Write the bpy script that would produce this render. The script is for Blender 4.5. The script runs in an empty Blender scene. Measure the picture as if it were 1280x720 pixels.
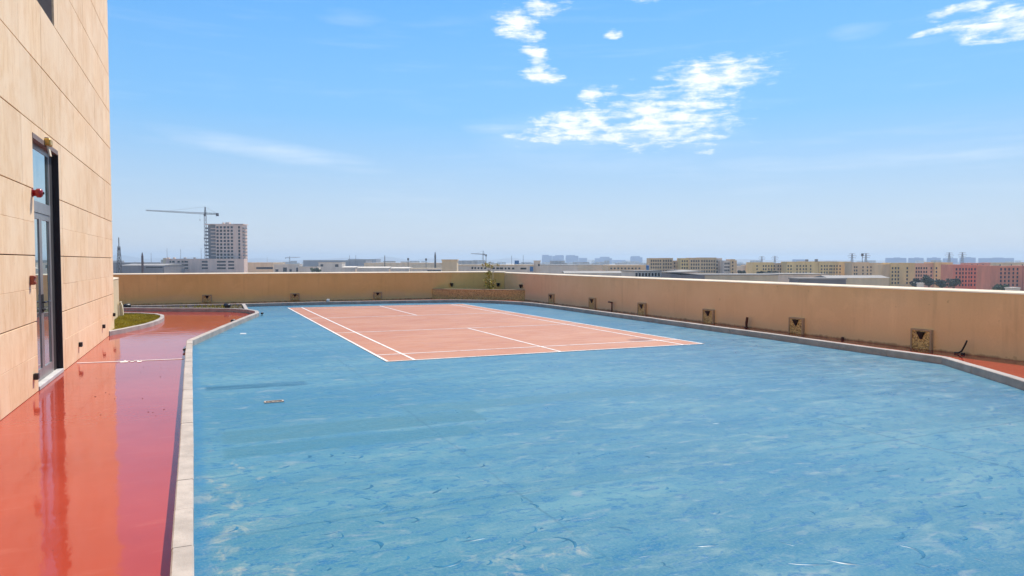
import bpy, bmesh, math, random
from mathutils import Vector, noise as mnoise
R = math.radians
rnd = random.Random(7)
S = bpy.context.scene
COL = S.collection

# ------------------------------------------------------------------ camera
F, YAW, CH = 880.0, 0.411, 1.6
PITCH = math.atan(34 / F)
cam = bpy.data.cameras.new('camera'); cam.sensor_width = 36; cam.lens = 36 * F / 1280
cam.clip_start = 0.05; cam.clip_end = 40000
co = bpy.data.objects.new('camera', cam); COL.objects.link(co)
co.location = (0, 0, CH); co.rotation_euler = (R(90) - PITCH, 0, -YAW)
S.camera = co

# ------------------------------------------------------------------ light and sky
SUN = Vector((0.47, 0.44, 1.0)).normalized()
EL = math.asin(SUN.z); AZ = math.atan2(SUN.x, SUN.y)          # azimuth clockwise from +Y
sl = bpy.data.lights.new('sun', 'SUN'); sl.energy = 3.15; sl.angle = R(0.53); sl.color = (1.0, 0.94, 0.83)
so = bpy.data.objects.new('sun', sl); COL.objects.link(so)
so.rotation_euler = SUN.to_track_quat('Z', 'Y').to_euler(); so.location = (20, 20, 60)

S.view_settings.view_transform = 'Standard'; S.view_settings.look = 'None'
S.view_settings.gamma = 1.0; S.view_settings.exposure = 0.95
S.cycles.max_bounces = 8; S.cycles.volume_bounces = 0
S.cycles.transparent_max_bounces = 16

W = bpy.data.worlds.new('World'); S.world = W; W.use_nodes = True
wt = W.node_tree; wt.nodes.clear()


class NT:
    """small node helper"""
    def __init__(s, t): s.t = t
    def n(s, typ, **kw):
        x = s.t.nodes.new(typ)
        for k, v in kw.items(): setattr(x, k, v)
        return x
    def put(s, sock, v):
        if hasattr(v, 'is_output') or isinstance(v, bpy.types.NodeSocket): s.t.links.new(v, sock)
        else: sock.default_value = v
    def m(s, op, a, b=0.0, c=None, clamp=False):
        x = s.n('ShaderNodeMath', operation=op, use_clamp=clamp)
        s.put(x.inputs[0], a); s.put(x.inputs[1], b)
        if c is not None: s.put(x.inputs[2], c)
        return x.outputs[0]
    def mix(s, f, a, b, bt='MIX'):
        x = s.n('ShaderNodeMix', data_type='RGBA', blend_type=bt)
        s.put(x.inputs[0], f); s.put(x.inputs[6], a); s.put(x.inputs[7], b)
        return x.outputs[2]
    def ss(s, v, a, b, lo=0.0, hi=1.0):
        x = s.n('ShaderNodeMapRange', interpolation_type='SMOOTHSTEP')
        s.put(x.inputs[0], v); s.put(x.inputs[1], a); s.put(x.inputs[2], b); s.put(x.inputs[3], lo); s.put(x.inputs[4], hi)
        return x.outputs[0]
    def noise(s, vec, scale, detail=4.0, rough=0.55, dist=0.0):
        x = s.n('ShaderNodeTexNoise'); s.put(x.inputs['Vector'], vec)
        x.inputs['Scale'].default_value = scale; x.inputs['Detail'].default_value = detail
        x.inputs['Roughness'].default_value = rough; x.inputs['Distortion'].default_value = dist
        return x.outputs['Fac']
    def map(s, vec, sc=(1, 1, 1), rot=(0, 0, 0), loc=(0, 0, 0)):
        x = s.n('ShaderNodeMapping'); s.put(x.inputs[0], vec)
        x.inputs['Scale'].default_value = sc; x.inputs['Rotation'].default_value = rot; x.inputs['Location'].default_value = loc
        return x.outputs[0]


def lin(r, g, b):
    f = lambda c: c / 12.92 if c <= 0.04045 else ((c + 0.055) / 1.055) ** 2.4
    return (f(r / 255), f(g / 255), f(b / 255), 1)


w = NT(wt)
tc = w.n('ShaderNodeTexCoord')
sky = w.n('ShaderNodeTexSky', sky_type='NISHITA', sun_disc=False, sun_elevation=EL, sun_rotation=AZ)
sky.air_density = 1.0; sky.dust_density = 0.35; sky.ozone_density = 2.2; sky.altitude = 20
hsv = w.n('ShaderNodeHueSaturation'); hsv.inputs['Saturation'].default_value = 1.56; hsv.inputs['Value'].default_value = 0.74; hsv.inputs['Hue'].default_value = 0.504
wt.links.new(sky.outputs[0], hsv.inputs['Color'])
sep = w.n('ShaderNodeSeparateXYZ'); wt.links.new(tc.outputs['Generated'], sep.inputs[0])
X, Y, Z = sep.outputs
az = w.m('ARCTAN2', X, Y)
el = w.m('DIVIDE', Z, w.m('SQRT', w.m('ADD', w.m('MULTIPLY', X, X), w.m('MULTIPLY', Y, Y))))
cv = w.n('ShaderNodeCombineXYZ'); w.put(cv.inputs[0], az); w.put(cv.inputs[1], w.m('MULTIPLY', el, 2.0)); cvec = cv.outputs[0]
n1 = w.noise(cvec, 26.0, 7.0, 0.62, 0.3)
n2 = w.noise(w.map(cvec, (0.35, 1.6, 1), (0, 0, -0.12)), 12.0, 4.0, 0.6)
n3 = w.noise(w.map(cvec, loc=(3.1, 1.7, 0)), 3.2, 3.0, 0.5)
nw = w.n('ShaderNodeTexNoise'); wt.links.new(cvec, nw.inputs['Vector']); nw.inputs['Scale'].default_value = 14; nw.inputs['Detail'].default_value = 4
nws = w.n('ShaderNodeSeparateColor'); wt.links.new(nw.outputs['Color'], nws.inputs[0])
azw = w.m('ADD', az, w.m('MULTIPLY', w.m('SUBTRACT', nws.outputs[0], 0.5), 0.07))
elw = w.m('ADD', el, w.m('MULTIPLY', w.m('SUBTRACT', nws.outputs[1], 0.5), 0.035))
def px_ae(px, py):
    d = Vector(((px - 640) / F, 1, -(py - 326) / F))
    return YAW + math.atan2(d.x, 1), d.z / math.hypot(d.x, 1)
# cumulus banks hanging in the sky: centre and half size as azimuth / elevation
BANKS = [(830, 148, 82, 36), (892, 97, 62, 22), (722, 160, 55, 20), (744, 124, 15, 13), (648, 36, 26, 21), (682, 14, 26, 13),
         (672, 73, 16, 13), (677, 98, 22, 11), (758, 44, 14, 6), (790, 0, 30, 7), (1254, 32, 48, 17), (1154, 42, 14, 7),
         (1190, 14, 30, 6), (700, 172, 60, 9)]
cov = None
for (bx, by, rx, ry) in BANKS:
    a0, e0 = px_ae(bx, by); ra = rx * 1.2 / F; re = ry * 1.2 / F
    da = w.m('MULTIPLY', w.m('SUBTRACT', azw, a0), 1 / ra); de = w.m('MULTIPLY', w.m('SUBTRACT', elw, e0), 1 / re)
    q = w.m('SUBTRACT', 1.0, w.m('ADD', w.m('MULTIPLY', da, da), w.m('MULTIPLY', de, de)))
    cov = q if cov is None else w.m('MAXIMUM', cov, q)
cov = w.m('MAXIMUM', cov, -1.0)
# the same kind of scattered cloud round the rest of the sky
front = w.m('LESS_THAN', w.m('ABSOLUTE', w.m('SUBTRACT', az, YAW)), 0.72)
oth = w.m('SUBTRACT', w.m('MULTIPLY', w.m('SUBTRACT', n3, 0.62), 6.0), w.m('MULTIPLY', front, 2.0))
cov = w.m('MAXIMUM', cov, w.m('MINIMUM', oth, 1.0))
n4 = w.noise(w.map(cvec, (0.55, 1.5, 1), (0, 0, 0.15)), 46.0, 6.0, 0.62, 0.4)
dens = w.m('ADD', w.m('MULTIPLY', cov, 0.72), w.m('ADD', w.m('MULTIPLY', w.m('SUBTRACT', n1, 0.5), 2.5), w.m('MULTIPLY', w.m('SUBTRACT', n4, 0.5), 2.0)))
cl = w.m('MULTIPLY', w.ss(dens, -0.05, 1.15), 0.95)
# thin wisps
wis = None
for (bx, by, rx, ry, sl_, st) in [(345, 190, 125, 13, -0.13, 0.42), (632, 163, 50, 7, 0.0, 0.4), (1180, 192, 150, 11, 0.03, 0.34), (965, 206, 60, 9, -0.05, 0.22), (440, 26, 40, 10, 0, 0.3), (1060, 44, 30, 9, 0, 0.3), (760, 175, 150, 40, 0, 0.25)]:
    a0, e0 = px_ae(bx, by); ra = rx * 1.2 / F; re = ry * 1.2 / F
    dax = w.m('SUBTRACT', azw, a0); da = w.m('MULTIPLY', dax, 1 / ra)
    de = w.m('MULTIPLY', w.m('SUBTRACT', w.m('SUBTRACT', el, e0), w.m('MULTIPLY', dax, sl_)), 1 / re)
    q = w.m('MULTIPLY', w.m('SUBTRACT', 1.0, w.m('ADD', w.m('MULTIPLY', da, da), w.m('MULTIPLY', de, de)), None, True) if False else w.m('SUBTRACT', 1.0, w.m('ADD', w.m('MULTIPLY', da, da), w.m('MULTIPLY', de, de)), clamp=True), st)
    wis = q if wis is None else w.m('MAXIMUM', wis, q)
wis = w.m('MULTIPLY', w.m('MULTIPLY', wis, 0.7), w.ss(n2, 0.3, 0.7))
veil = w.m('MULTIPLY', w.ss(n2, 0.5, 0.8), 0.10)
alpha = w.m('MAXIMUM', w.m('MAXIMUM', cl, wis), veil, clamp=True)
above = w.ss(el, 0.0, 0.03)
alpha = w.m('MULTIPLY', alpha, above)
ccol = w.mix(w.ss(n1, 0.35, 0.65), (4.3, 4.5, 4.75, 1), (5.0, 5.05, 5.1, 1))
# pale dusty air low over the horizon, all the way round
elp = w.m('MAXIMUM', el, 0.0); e2 = w.m('DIVIDE', elp, 0.45)
fog = w.m('MULTIPLY', w.m('POWER', 2.718, w.m('MULTIPLY', w.m('MULTIPLY', e2, e2), -1.0)), 0.92)
air = w.mix(w.m('DIVIDE', elp, 0.20, clamp=True), (2.65, 2.85, 3.2, 1), (1.15, 2.35, 3.75, 1))
base = w.mix(fog, hsv.outputs[0], air)
skc = w.mix(alpha, base, ccol)
bg = w.n('ShaderNodeBackground'); bg.inputs['Strength'].default_value = 0.128
wt.links.new(skc, bg.inputs['Color'])
wo = w.n('ShaderNodeOutputWorld'); wt.links.new(bg.outputs[0], wo.inputs['Surface'])

# ------------------------------------------------------------------ helpers
FW = Vector((math.sin(YAW) * math.cos(PITCH), math.cos(YAW) * math.cos(PITCH), -math.sin(PITCH)))
RT = Vector((math.cos(YAW), -math.sin(YAW), 0)); UP = RT.cross(FW)
FH = Vector((math.sin(YAW), math.cos(YAW), 0)); C0 = Vector((0, 0, CH))
def ray(px, py): return FW + RT * ((px - 640) / F) - UP * ((py - 360) / F)
def at(px, py, z=0.0):                    # point of the horizontal plane z seen at a pixel
    d = ray(px, py); return C0 + d * ((z - CH) / d.z)
def at_x(px, py, x):
    d = ray(px, py); return C0 + d * (x / d.x)
def at_y(px, py, y):
    d = ray(px, py); return C0 + d * (y / d.y)
def far(px, py, D):                       # point at forward distance D
    d = ray(px, py); return C0 + d * (D / d.dot(FH))

def tag(o, label=None, cat=None, group=None, kind=None):
    if label: o['label'] = label
    if cat: o['category'] = cat
    if group: o['group'] = group
    if kind: o['kind'] = kind
    return o

def empty(name, loc=(0, 0, 0), rz=0.0, label=None, cat=None, group=None, kind=None):
    o = bpy.data.objects.new(name, None); COL.objects.link(o); o.empty_display_size = 0.1
    o.location = loc; o.rotation_euler = (0, 0, rz)
    return tag(o, label, cat, group, kind)

def link_mesh(name, me, parent=None, loc=None):
    o = bpy.data.objects.new(name, me); COL.objects.link(o)
    if parent: o.parent = parent
    if loc is not None: o.location = loc
    return o

class MB:
    def __init__(s): s.v = []; s.f = []; s.sm = False
    def quad(s, a, b, c, d):
        i = len(s.v); s.v += [tuple(a), tuple(b), tuple(c), tuple(d)]; s.f.append((i, i + 1, i + 2, i + 3)); return s
    def tri(s, a, b, c):
        i = len(s.v); s.v += [tuple(a), tuple(b), tuple(c)]; s.f.append((i, i + 1, i + 2)); return s
    def box(s, x0, y0, z0, x1, y1, z1):
        if x0 > x1: x0, x1 = x1, x0
        if y0 > y1: y0, y1 = y1, y0
        if z0 > z1: z0, z1 = z1, z0
        i = len(s.v)
        s.v += [(x0, y0, z0), (x1, y0, z0), (x1, y1, z0), (x0, y1, z0), (x0, y0, z1), (x1, y0, z1), (x1, y1, z1), (x0, y1, z1)]
        for q in ((0, 3, 2, 1), (4, 5, 6, 7), (0, 1, 5, 4), (1, 2, 6, 5), (2, 3, 7, 6), (3, 0, 4, 7)):
            s.f.append(tuple(i + k for k in q))
        return s
    def cbox(s, x0, y0, z0, x1, y1, z1, c):
        """box with chamfered edges (hull of shrunk face rectangles)"""
        if x0 > x1: x0, x1 = x1, x0
        if y0 > y1: y0, y1 = y1, y0
        if z0 > z1: z0, z1 = z1, z0
        bm = bmesh.new(); vs = []
        for X in (x0, x1):
            for Y in (y0, y1):
                for Z in (z0, z1):
                    sx = c if X == x0 else -c; sy = c if Y == y0 else -c; sz = c if Z == z0 else -c
                    vs += [bm.verts.new((X, Y + sy, Z + sz)), bm.verts.new((X + sx, Y, Z + sz)), bm.verts.new((X + sx, Y + sy, Z))]
        bmesh.ops.convex_hull(bm, input=vs)
        bmesh.ops.dissolve_limit(bm, angle_limit=0.01, verts=bm.verts, edges=bm.edges)
        bmesh.ops.recalc_face_normals(bm, faces=bm.faces)
        i = len(s.v); bm.verts.index_update()
        s.v += [tuple(v.co) for v in bm.verts]
        s.f += [tuple(i + v.index for v in f.verts) for f in bm.faces]
        bm.free(); return s
    def prism(s, poly, z0, z1):
        """poly counter-clockwise list of (x,y)"""
        n = len(poly); i = len(s.v)
        s.v += [(p[0], p[1], z0) for p in poly] + [(p[0], p[1], z1) for p in poly]
        s.f.append(tuple(i + n + k for k in range(n))); s.f.append(tuple(i + n - 1 - k for k in range(n)))
        for k in range(n):
            j = (k + 1) % n; s.f.append((i + k, i + j, i + n + j, i + n + k))
        return s
    def extr(s, prof, axis, a0, a1):
        """extrude a 2-D profile along axis 'x' or 'y'"""
        n = len(prof); i = len(s.v)
        mk = (lambda p, a: (a, p[0], p[1])) if axis == 'x' else (lambda p, a: (p[0], a, p[1]))
        s.v += [mk(p, a0) for p in prof] + [mk(p, a1) for p in prof]
        s.f.append(tuple(i + k for k in range(n))); s.f.append(tuple(i + 2 * n - 1 - k for k in range(n)))
        for k in range(n):
            j = (k + 1) % n; s.f.append((i + j, i + k, i + n + k, i + n + j))
        return s
    def tube(s, pts, r, n=8, cap=True):
        pts = [Vector(p) for p in pts]; rs = r if isinstance(r, (list, tuple)) else [r] * len(pts)
        base = len(s.v); up = Vector((0, 0, 1))
        for k, p in enumerate(pts):
            t = (pts[min(k + 1, len(pts) - 1)] - pts[max(k - 1, 0)]).normalized()
            a = t.cross(up)
            if a.length < 1e-3: a = t.cross(Vector((1, 0, 0)))
            a.normalize(); b = t.cross(a)
            for j in range(n):
                an = 2 * math.pi * j / n
                s.v.append(tuple(p + a * (rs[k] * math.cos(an)) + b * (rs[k] * math.sin(an))))
        for k in range(len(pts) - 1):
            for j in range(n):
                j2 = (j + 1) % n
                s.f.append((base + k * n + j, base + k * n + j2, base + (k + 1) * n + j2, base + (k + 1) * n + j))
        if cap:
            s.f.append(tuple(base + j for j in reversed(range(n)))); e = base + (len(pts) - 1) * n
            s.f.append(tuple(e + j for j in range(n)))
        return s
    def lathe(s, prof, c=(0, 0, 0), axis='z', n=20):
        base = len(s.v)
        for (r, h) in prof:
            for j in range(n):
                a = 2 * math.pi * j / n; ca, sa = r * math.cos(a), r * math.sin(a)
                p = {'z': (ca, sa, h), 'x': (h, ca, sa), 'y': (sa, h, ca)}[axis]
                s.v.append((p[0] + c[0], p[1] + c[1], p[2] + c[2]))
        for k in range(len(prof) - 1):
            for j in range(n):
                j2 = (j + 1) % n
                s.f.append((base + k * n + j, base + k * n + j2, base + (k + 1) * n + j2, base + (k + 1) * n + j))
        s.f.append(tuple(base + j for j in reversed(range(n)))); e = base + (len(prof) - 1) * n
        s.f.append(tuple(e + j for j in range(n)))
        return s
    def mesh(s, name, mat, smooth=False, fix=True):
        me = bpy.data.meshes.new(name); me.from_pydata(s.v, [], s.f); me.update()
        if fix:
            bm = bmesh.new(); bm.from_mesh(me); bmesh.ops.recalc_face_normals(bm, faces=bm.faces); bm.to_mesh(me); bm.free()
        if mat: me.materials.append(mat)
        if smooth:
            for p in me.polygons: p.use_smooth = True
        return me
    def build(s, name, mat, parent=None, smooth=False, fix=True, loc=None):
        return link_mesh(name, s.mesh(name, mat, smooth, fix), parent, loc)

# ------------------------------------------------------------------ materials
def new_mat(name):
    m = bpy.data.materials.new(name); m.use_nodes = True; t = m.node_tree
    return m, NT(t), t.nodes['Principled BSDF']

def simple(name, col, rough=0.6, metal=0.0, var=0.12, scale=3.0, bump=0.0, bscale=60.0, spec=0.5):
    m, n, p = new_mat(name); g = n.n('ShaderNodeTexCoord').outputs['Object']
    nz = n.noise(g, scale, 5.0, 0.6)
    c = tuple(col[:3]) + (1,)
    d = tuple(max(0, x * (1 - var)) for x in col[:3]) + (1,); l = tuple(min(1, x * (1 + var)) for x in col[:3]) + (1,)
    n.put(p.inputs['Base Color'], n.mix(n.ss(nz, 0.3, 0.7), d, l))
    p.inputs['Roughness'].default_value = rough; p.inputs['Metallic'].default_value = metal
    p.inputs['Specular IOR Level'].default_value = spec
    if bump:
        b = n.n('ShaderNodeBump'); b.inputs['Strength'].default_value = bump; b.inputs['Distance'].default_value = 0.01
        n.put(b.inputs['Height'], n.noise(g, bscale, 4, 0.6)); n.put(p.inputs['Normal'], b.outputs[0])
    return m

def geo_pos(n): return n.n('ShaderNodeNewGeometry').outputs['Position']

# travertine cladding with vertical veins and pits
def mk_travertine():
    m, n, p = new_mat('travertine'); P = geo_pos(n)
    oi = n.n('ShaderNodeObjectInfo').outputs['Random']
    off = n.n('ShaderNodeCombineXYZ'); n.put(off.inputs[1], n.m('MULTIPLY', oi, 37.0)); n.put(off.inputs[2], n.m('MULTIPLY', oi, 11.0))
    add = n.n('ShaderNodeVectorMath', operation='ADD'); n.put(add.inputs[0], P); n.put(add.inputs[1], off.outputs[0]); Q = add.outputs[0]
    vein = n.noise(n.map(Q, (1, 3.4, 0.8)), 2.4, 7, 0.68, 0.7)
    fine = n.noise(n.map(Q, (1, 9, 3.0)), 5.0, 5, 0.7)
    cloud = n.noise(P, 1.3, 6, 0.65, 0.4)
    c = n.mix(n.ss(vein, 0.33, 0.68), (0.74, 0.475, 0.255, 1), (0.85, 0.60, 0.36, 1))
    c = n.mix(n.ss(cloud, 0.38, 0.66, 0, 0.75), c, (0.87, 0.645, 0.42, 1))
    c = n.mix(n.ss(fine, 0.62, 0.8, 0, 0.35), c, (0.50, 0.31, 0.19, 1))
    tone = n.m('ADD', 0.96, n.m('MULTIPLY', oi, 0.07))
    tv = n.n('ShaderNodeCombineColor'); [n.put(tv.inputs[k], tone) for k in range(3)]
    c = n.mix(1.0, c, tv.outputs[0], 'MULTIPLY')
    pit = n.noise(n.map(Q, (1, 9, 3.2)), 9.0, 2, 0.5)
    pk = n.ss(pit, 0.715, 0.76)
    c = n.mix(n.m('MULTIPLY', pk, 0.75), c, (0.16, 0.085, 0.05, 1))
    n.put(p.inputs['Base Color'], c); p.inputs['Roughness'].default_value = 0.62; p.inputs['Specular IOR Level'].default_value = 0.3
    b = n.n('ShaderNodeBump'); b.inputs['Strength'].default_value = 0.35; b.inputs['Distance'].default_value = 0.004
    n.put(b.inputs['Height'], n.m('SUBTRACT', fine, n.m('MULTIPLY', pk, 2.0))); n.put(p.inputs['Normal'], b.outputs[0])
    return m

# painted render on the parapets: streaks, dull patches, chalky foot
def mk_render(name, a, b_, seed):
    m, n, p = new_mat(name); P = geo_pos(n)
    P = n.map(P, loc=(seed, seed * 1.7, 0))
    big = n.noise(P, 0.55, 5, 0.6)
    streak = n.noise(n.map(P, (5, 5, 0.35)), 1.4, 5, 0.65)
    fine = n.noise(P, 28, 4, 0.7)
    c = n.mix(n.ss(big, 0.3, 0.72), a, b_)
    c = n.mix(n.ss(streak, 0.55, 0.8, 0, 0.35), c, tuple(x * 0.62 for x in a[:3]) + (1,))
    c = n.mix(n.ss(streak, 0.42, 0.25, 0, 0.3), c, tuple(min(1, x * 1.18) for x in b_[:3]) + (1,))
    z = n.n('ShaderNodeSeparateXYZ'); n.put(z.inputs[0], geo_pos(n))
    foot = n.m('MULTIPLY', n.ss(n.m('ADD', z.outputs[2], n.m('MULTIPLY', n.m('SUBTRACT', big, 0.5), 0.9)), 0.34, 0.12), n.ss(z.outputs[2], -1, 0.0))
    c = n.mix(n.m('MULTIPLY', foot, 0.28), c, (0.80, 0.60, 0.37, 1))
    dirt = n.ss(n.m('ADD', z.outputs[2], n.m('MULTIPLY', n.m('SUBTRACT', streak, 0.5), 0.12)), 0.045, 0.0)
    c = n.mix(n.m('MULTIPLY', dirt, 0.6), c, (0.12, 0.06, 0.04, 1))
    drip = n.noise(n.map(P, (2.6, 2.6, 0.22)), 1.1, 6, 0.6)
    top = n.m('MULTIPLY', n.ss(n.m('ADD', z.outputs[2], n.m('MULTIPLY', n.m('SUBTRACT', drip, 0.5), 1.6)), 0.72, 1.25), n.ss(z.outputs[2], 1.2, 1.0))
    c = n.mix(n.m('MULTIPLY', top, 0.17), c, tuple(x * 0.5 for x in a[:3]) + (1,))
    spot_ = n.ss(n.noise(P, 7.0, 2, 0.5), 0.74, 0.78)
    c = n.mix(n.m('MULTIPLY', spot_, 0.35), c, tuple(x * 0.4 for x in a[:3]) + (1,))
    patch = n.ss(n.noise(n.map(P, (1, 1, 1.4), loc=(5, 2, 9)), 1.3, 4, 0.6, 0.5), 0.56, 0.64)
    c = n.mix(n.m('MULTIPLY', patch, 0.22), c, tuple(min(1, x * 1.12) for x in b_[:3]) + (1,))
    c = n.mix(n.ss(fine, 0.45, 0.75, 0, 0.18), c, tuple(x * 0.7 for x in a[:3]) + (1,))
    n.put(p.inputs['Base Color'], c); p.inputs['Roughness'].default_value = 0.8; p.inputs['Specular IOR Level'].default_value = 0.25
    b = n.n('ShaderNodeBump'); b.inputs['Strength'].default_value = 0.4; b.inputs['Distance'].default_value = 0.004
    n.put(b.inputs['Height'], fine); n.put(p.inputs['Normal'], b.outputs[0])
    return m

def mk_red():
    m, n, p = new_mat('red_coating'); P = geo_pos(n)
    big = n.noise(P, 0.7, 5, 0.6); mid = n.noise(n.map(P, (1.0, 3.0, 1)), 2.2, 5, 0.65); fine = n.noise(P, 42, 3, 0.6)
    c = n.mix(n.ss(big, 0.3, 0.7), (0.318, 0.044, 0.025, 1), (0.362, 0.055, 0.031, 1))
    c = n.mix(n.ss(mid, 0.55, 0.8, 0, 0.25), c, (0.46, 0.14, 0.10, 1))
    dry = n.noise(n.map(P, (1, 1, 1), loc=(4, 9, 0)), 0.42, 3, 0.5)
    spk = n.ss(n.noise(P, 18, 2, 0.5), 0.735, 0.76)
    c = n.mix(n.m('MULTIPLY', spk, 0.4), c, (0.16, 0.03, 0.02, 1))
    n.put(p.inputs['Base Color'], c)
    n.put(p.inputs['Roughness'], n.m('ADD', n.ss(mid, 0.45, 0.85, 0.05, 0.17), n.ss(dry, 0.58, 0.72, 0, 0.14)))
    p.inputs['Specular IOR Level'].default_value = 0.17
    b = n.n('ShaderNodeBump'); b.inputs['Strength'].default_value = 0.09; b.inputs['Distance'].default_value = 0.02
    n.put(b.inputs['Height'], n.m('ADD', n.noise(n.map(P, (1, 0.8, 1)), 5.5, 3, 0.5), n.m('MULTIPLY', fine, 0.03)))
    n.put(p.inputs['Normal'], b.outputs[0])
    return m

def mk_blue():
    m, n, p = new_mat('blue_coating'); P = geo_pos(n)
    big = n.noise(n.map(P, (0.30, 0.75, 1), (0, 0, 0.08)), 0.9, 5, 0.6, 0.4)
    band = n.noise(n.map(P, (0.16, 1.25, 1), (0, 0, -0.03)), 1.5, 4, 0.6, 0.2)
    mid = n.noise(n.map(P, (0.8, 1.7, 1), (0, 0, 0.2)), 2.6, 6, 0.66, 0.9)
    sq = n.noise(n.map(P, (1.0, 2.1, 1), (0, 0, -0.35)), 4.2, 3, 0.55, 1.6)
    fine = n.noise(P, 60, 3, 0.7)
    c = n.mix(n.ss(big, 0.32, 0.68), (0.029, 0.144, 0.230, 1), (0.084, 0.214, 0.259, 1))
    c = n.mix(n.ss(band, 0.40, 0.62, 0, 0.55), c, (0.035, 0.140, 0.201, 1))
    c = n.mix(n.ss(mid, 0.50, 0.74, 0, 0.55), c, (0.162, 0.264, 0.270, 1))
    c = n.mix(n.ss(mid, 0.44, 0.28, 0, 0.7), c, (0.014, 0.116, 0.230, 1))
    c = n.mix(n.ss(sq, 0.57, 0.65, 0, 0.8), c, (0.015, 0.121, 0.230, 1))
    dash = n.noise(n.map(P, (1.0, 2.6, 1), (0, 0, -0.45), (7, 3, 0)), 7.5, 3, 0.6, 1.2)
    c = n.mix(n.ss(dash, 0.565, 0.64, 0, 0.75), c, (0.013, 0.114, 0.234, 1))
    pale = n.noise(n.map(P, (0.9, 1.9, 1), (0, 0, 0.1), (1, 8, 0)), 3.0, 6, 0.68, 0.8)
    c = n.mix(n.ss(pale, 0.55, 0.72, 0, 0.55), c, (0.234, 0.289, 0.300, 1))
    # worn, chalky blotches: near the left kerb and here and there
    sp = n.n('ShaderNodeSeparateXYZ'); n.put(sp.inputs[0], P); px, py = sp.outputs[0], sp.outputs[1]
    wr = n.noise(n.map(P, (1.3, 1.0, 1), loc=(2, 5, 0)), 4.6, 7, 0.7, 0.5)
    edge = n.m('MULTIPLY', n.ss(px, 0.75, 0.05), n.ss(py, 7.6, 5.2))
    da = n.n('ShaderNodeVectorMath', operation='DISTANCE'); n.put(da.inputs[0], P); da.inputs[1].default_value = at(655, 708)
    arc = n.ss(da.outputs['Value'], 0.75, 0.15)
    thr = n.m('SUBTRACT', n.m('SUBTRACT', 0.69, n.m('MULTIPLY', edge, 0.15)), n.m('MULTIPLY', arc, 0.12))
    chalk = n.ss(n.m('SUBTRACT', wr, thr), -0.06, 0.16)
    c = n.mix(n.m('MULTIPLY', chalk, 0.60), c, (0.392, 0.371, 0.281, 1))
    kb = n.ss(n.m('ADD', n.m('ADD', px, 0.017), n.m('MULTIPLY', py, 0.0155)), 0.13, 0.04)
    c = n.mix(n.m('MULTIPLY', kb, n.ss(mid, 0.3, 0.6, 0.9, 0.45)), c, (0.017, 0.136, 0.256, 1))
    # repainted lanes
    def rect(x0, x1, y0, y1, sk=0.0, s=0.03):
        yy = n.m('ADD', n.m('SUBTRACT', py, n.m('MULTIPLY', px, sk)), n.m('MULTIPLY', n.m('SUBTRACT', mid, 0.5), 0.10))
        return n.m('MULTIPLY', n.m('MULTIPLY', n.ss(px, x0 - s, x0 + s), n.ss(px, x1 + s, x1 - s)), n.m('MULTIPLY', n.ss(yy, y0 - s, y0 + s), n.ss(yy, y1 + s, y1 - s)))
    for (x0, x1, y0, y1, sk, k, col) in [(-0.02, 1.19, 9.36, 9.66, -0.04, 1.0, (0.011, 0.087, 0.147, 1)),
                                         (0.12, 2.6, 6.55, 7.05, 0.0, 0.85, (0.039, 0.140, 0.185, 1)), (0.12, 2.3, 6.05, 6.42, 0.0, 0.8, (0.034, 0.140, 0.193, 1)),
                                         (1.9, 5.6, 7.15, 7.55, -0.02, 0.6, (0.045, 0.148, 0.193, 1)), (0.05, 2.0, 7.65, 8.05, -0.02, 0.55, (0.029, 0.140, 0.207, 1))]:
        c = n.mix(n.m('MULTIPLY', rect(x0, x1, y0, y1, sk), n.m('MULTIPLY', n.ss(mid, 0.25, 0.55, 0.6, 1.0), k)), c, col)
    # construction joints under the paint
    for (sx, w_) in ((5.66, 0.018), (1.95, 0.014)):
        ln = n.ss(n.m('ABSOLUTE', n.m('SUBTRACT', n.m('ADD', px, n.m('MULTIPLY', n.m('SUBTRACT', mid, 0.5), 0.06)), sx)), w_, w_ * 0.4)
        c = n.mix(n.m('MULTIPLY', ln, n.ss(big, 0.4, 0.6, 0.1, 0.6)), c, (0.020, 0.093, 0.148, 1))
    for sy in (5.2, 8.15, 4.35, 12.1):
        ln = n.ss(n.m('ABSOLUTE', n.m('SUBTRACT', n.m('ADD', py, n.m('MULTIPLY', n.m('SUBTRACT', mid, 0.5), 0.12)), sy)), 0.02, 0.006)
        c = n.mix(n.m('MULTIPLY', ln, n.ss(big, 0.42, 0.58, 0.0, 0.5)), c, (0.022, 0.101, 0.156, 1))
    c = n.mix(n.ss(fine, 0.4, 0.75, 0, 0.28), c, (0.196, 0.306, 0.312, 1))
    n.put(p.inputs['Base Color'], c)
    n.put(p.inputs['Roughness'], n.m('ADD', n.ss(mid, 0.3, 0.7, 0.27, 0.42), n.m('MULTIPLY', chalk, 0.15)))
    p.inputs['Specular IOR Level'].default_value = 0.22
    b = n.n('ShaderNodeBump'); b.inputs['Strength'].default_value = 0.28; b.inputs['Distance'].default_value = 0.012
    n.put(b.inputs['Height'], n.m('ADD', n.m('ADD', n.m('MULTIPLY', n.ss(sq, 0.60, 0.72), 0.35), n.m('MULTIPLY', mid, 0.9)), n.m('MULTIPLY', fine, 0.05)))
    n.put(p.inputs['Normal'], b.outputs[0])
    return m

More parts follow.
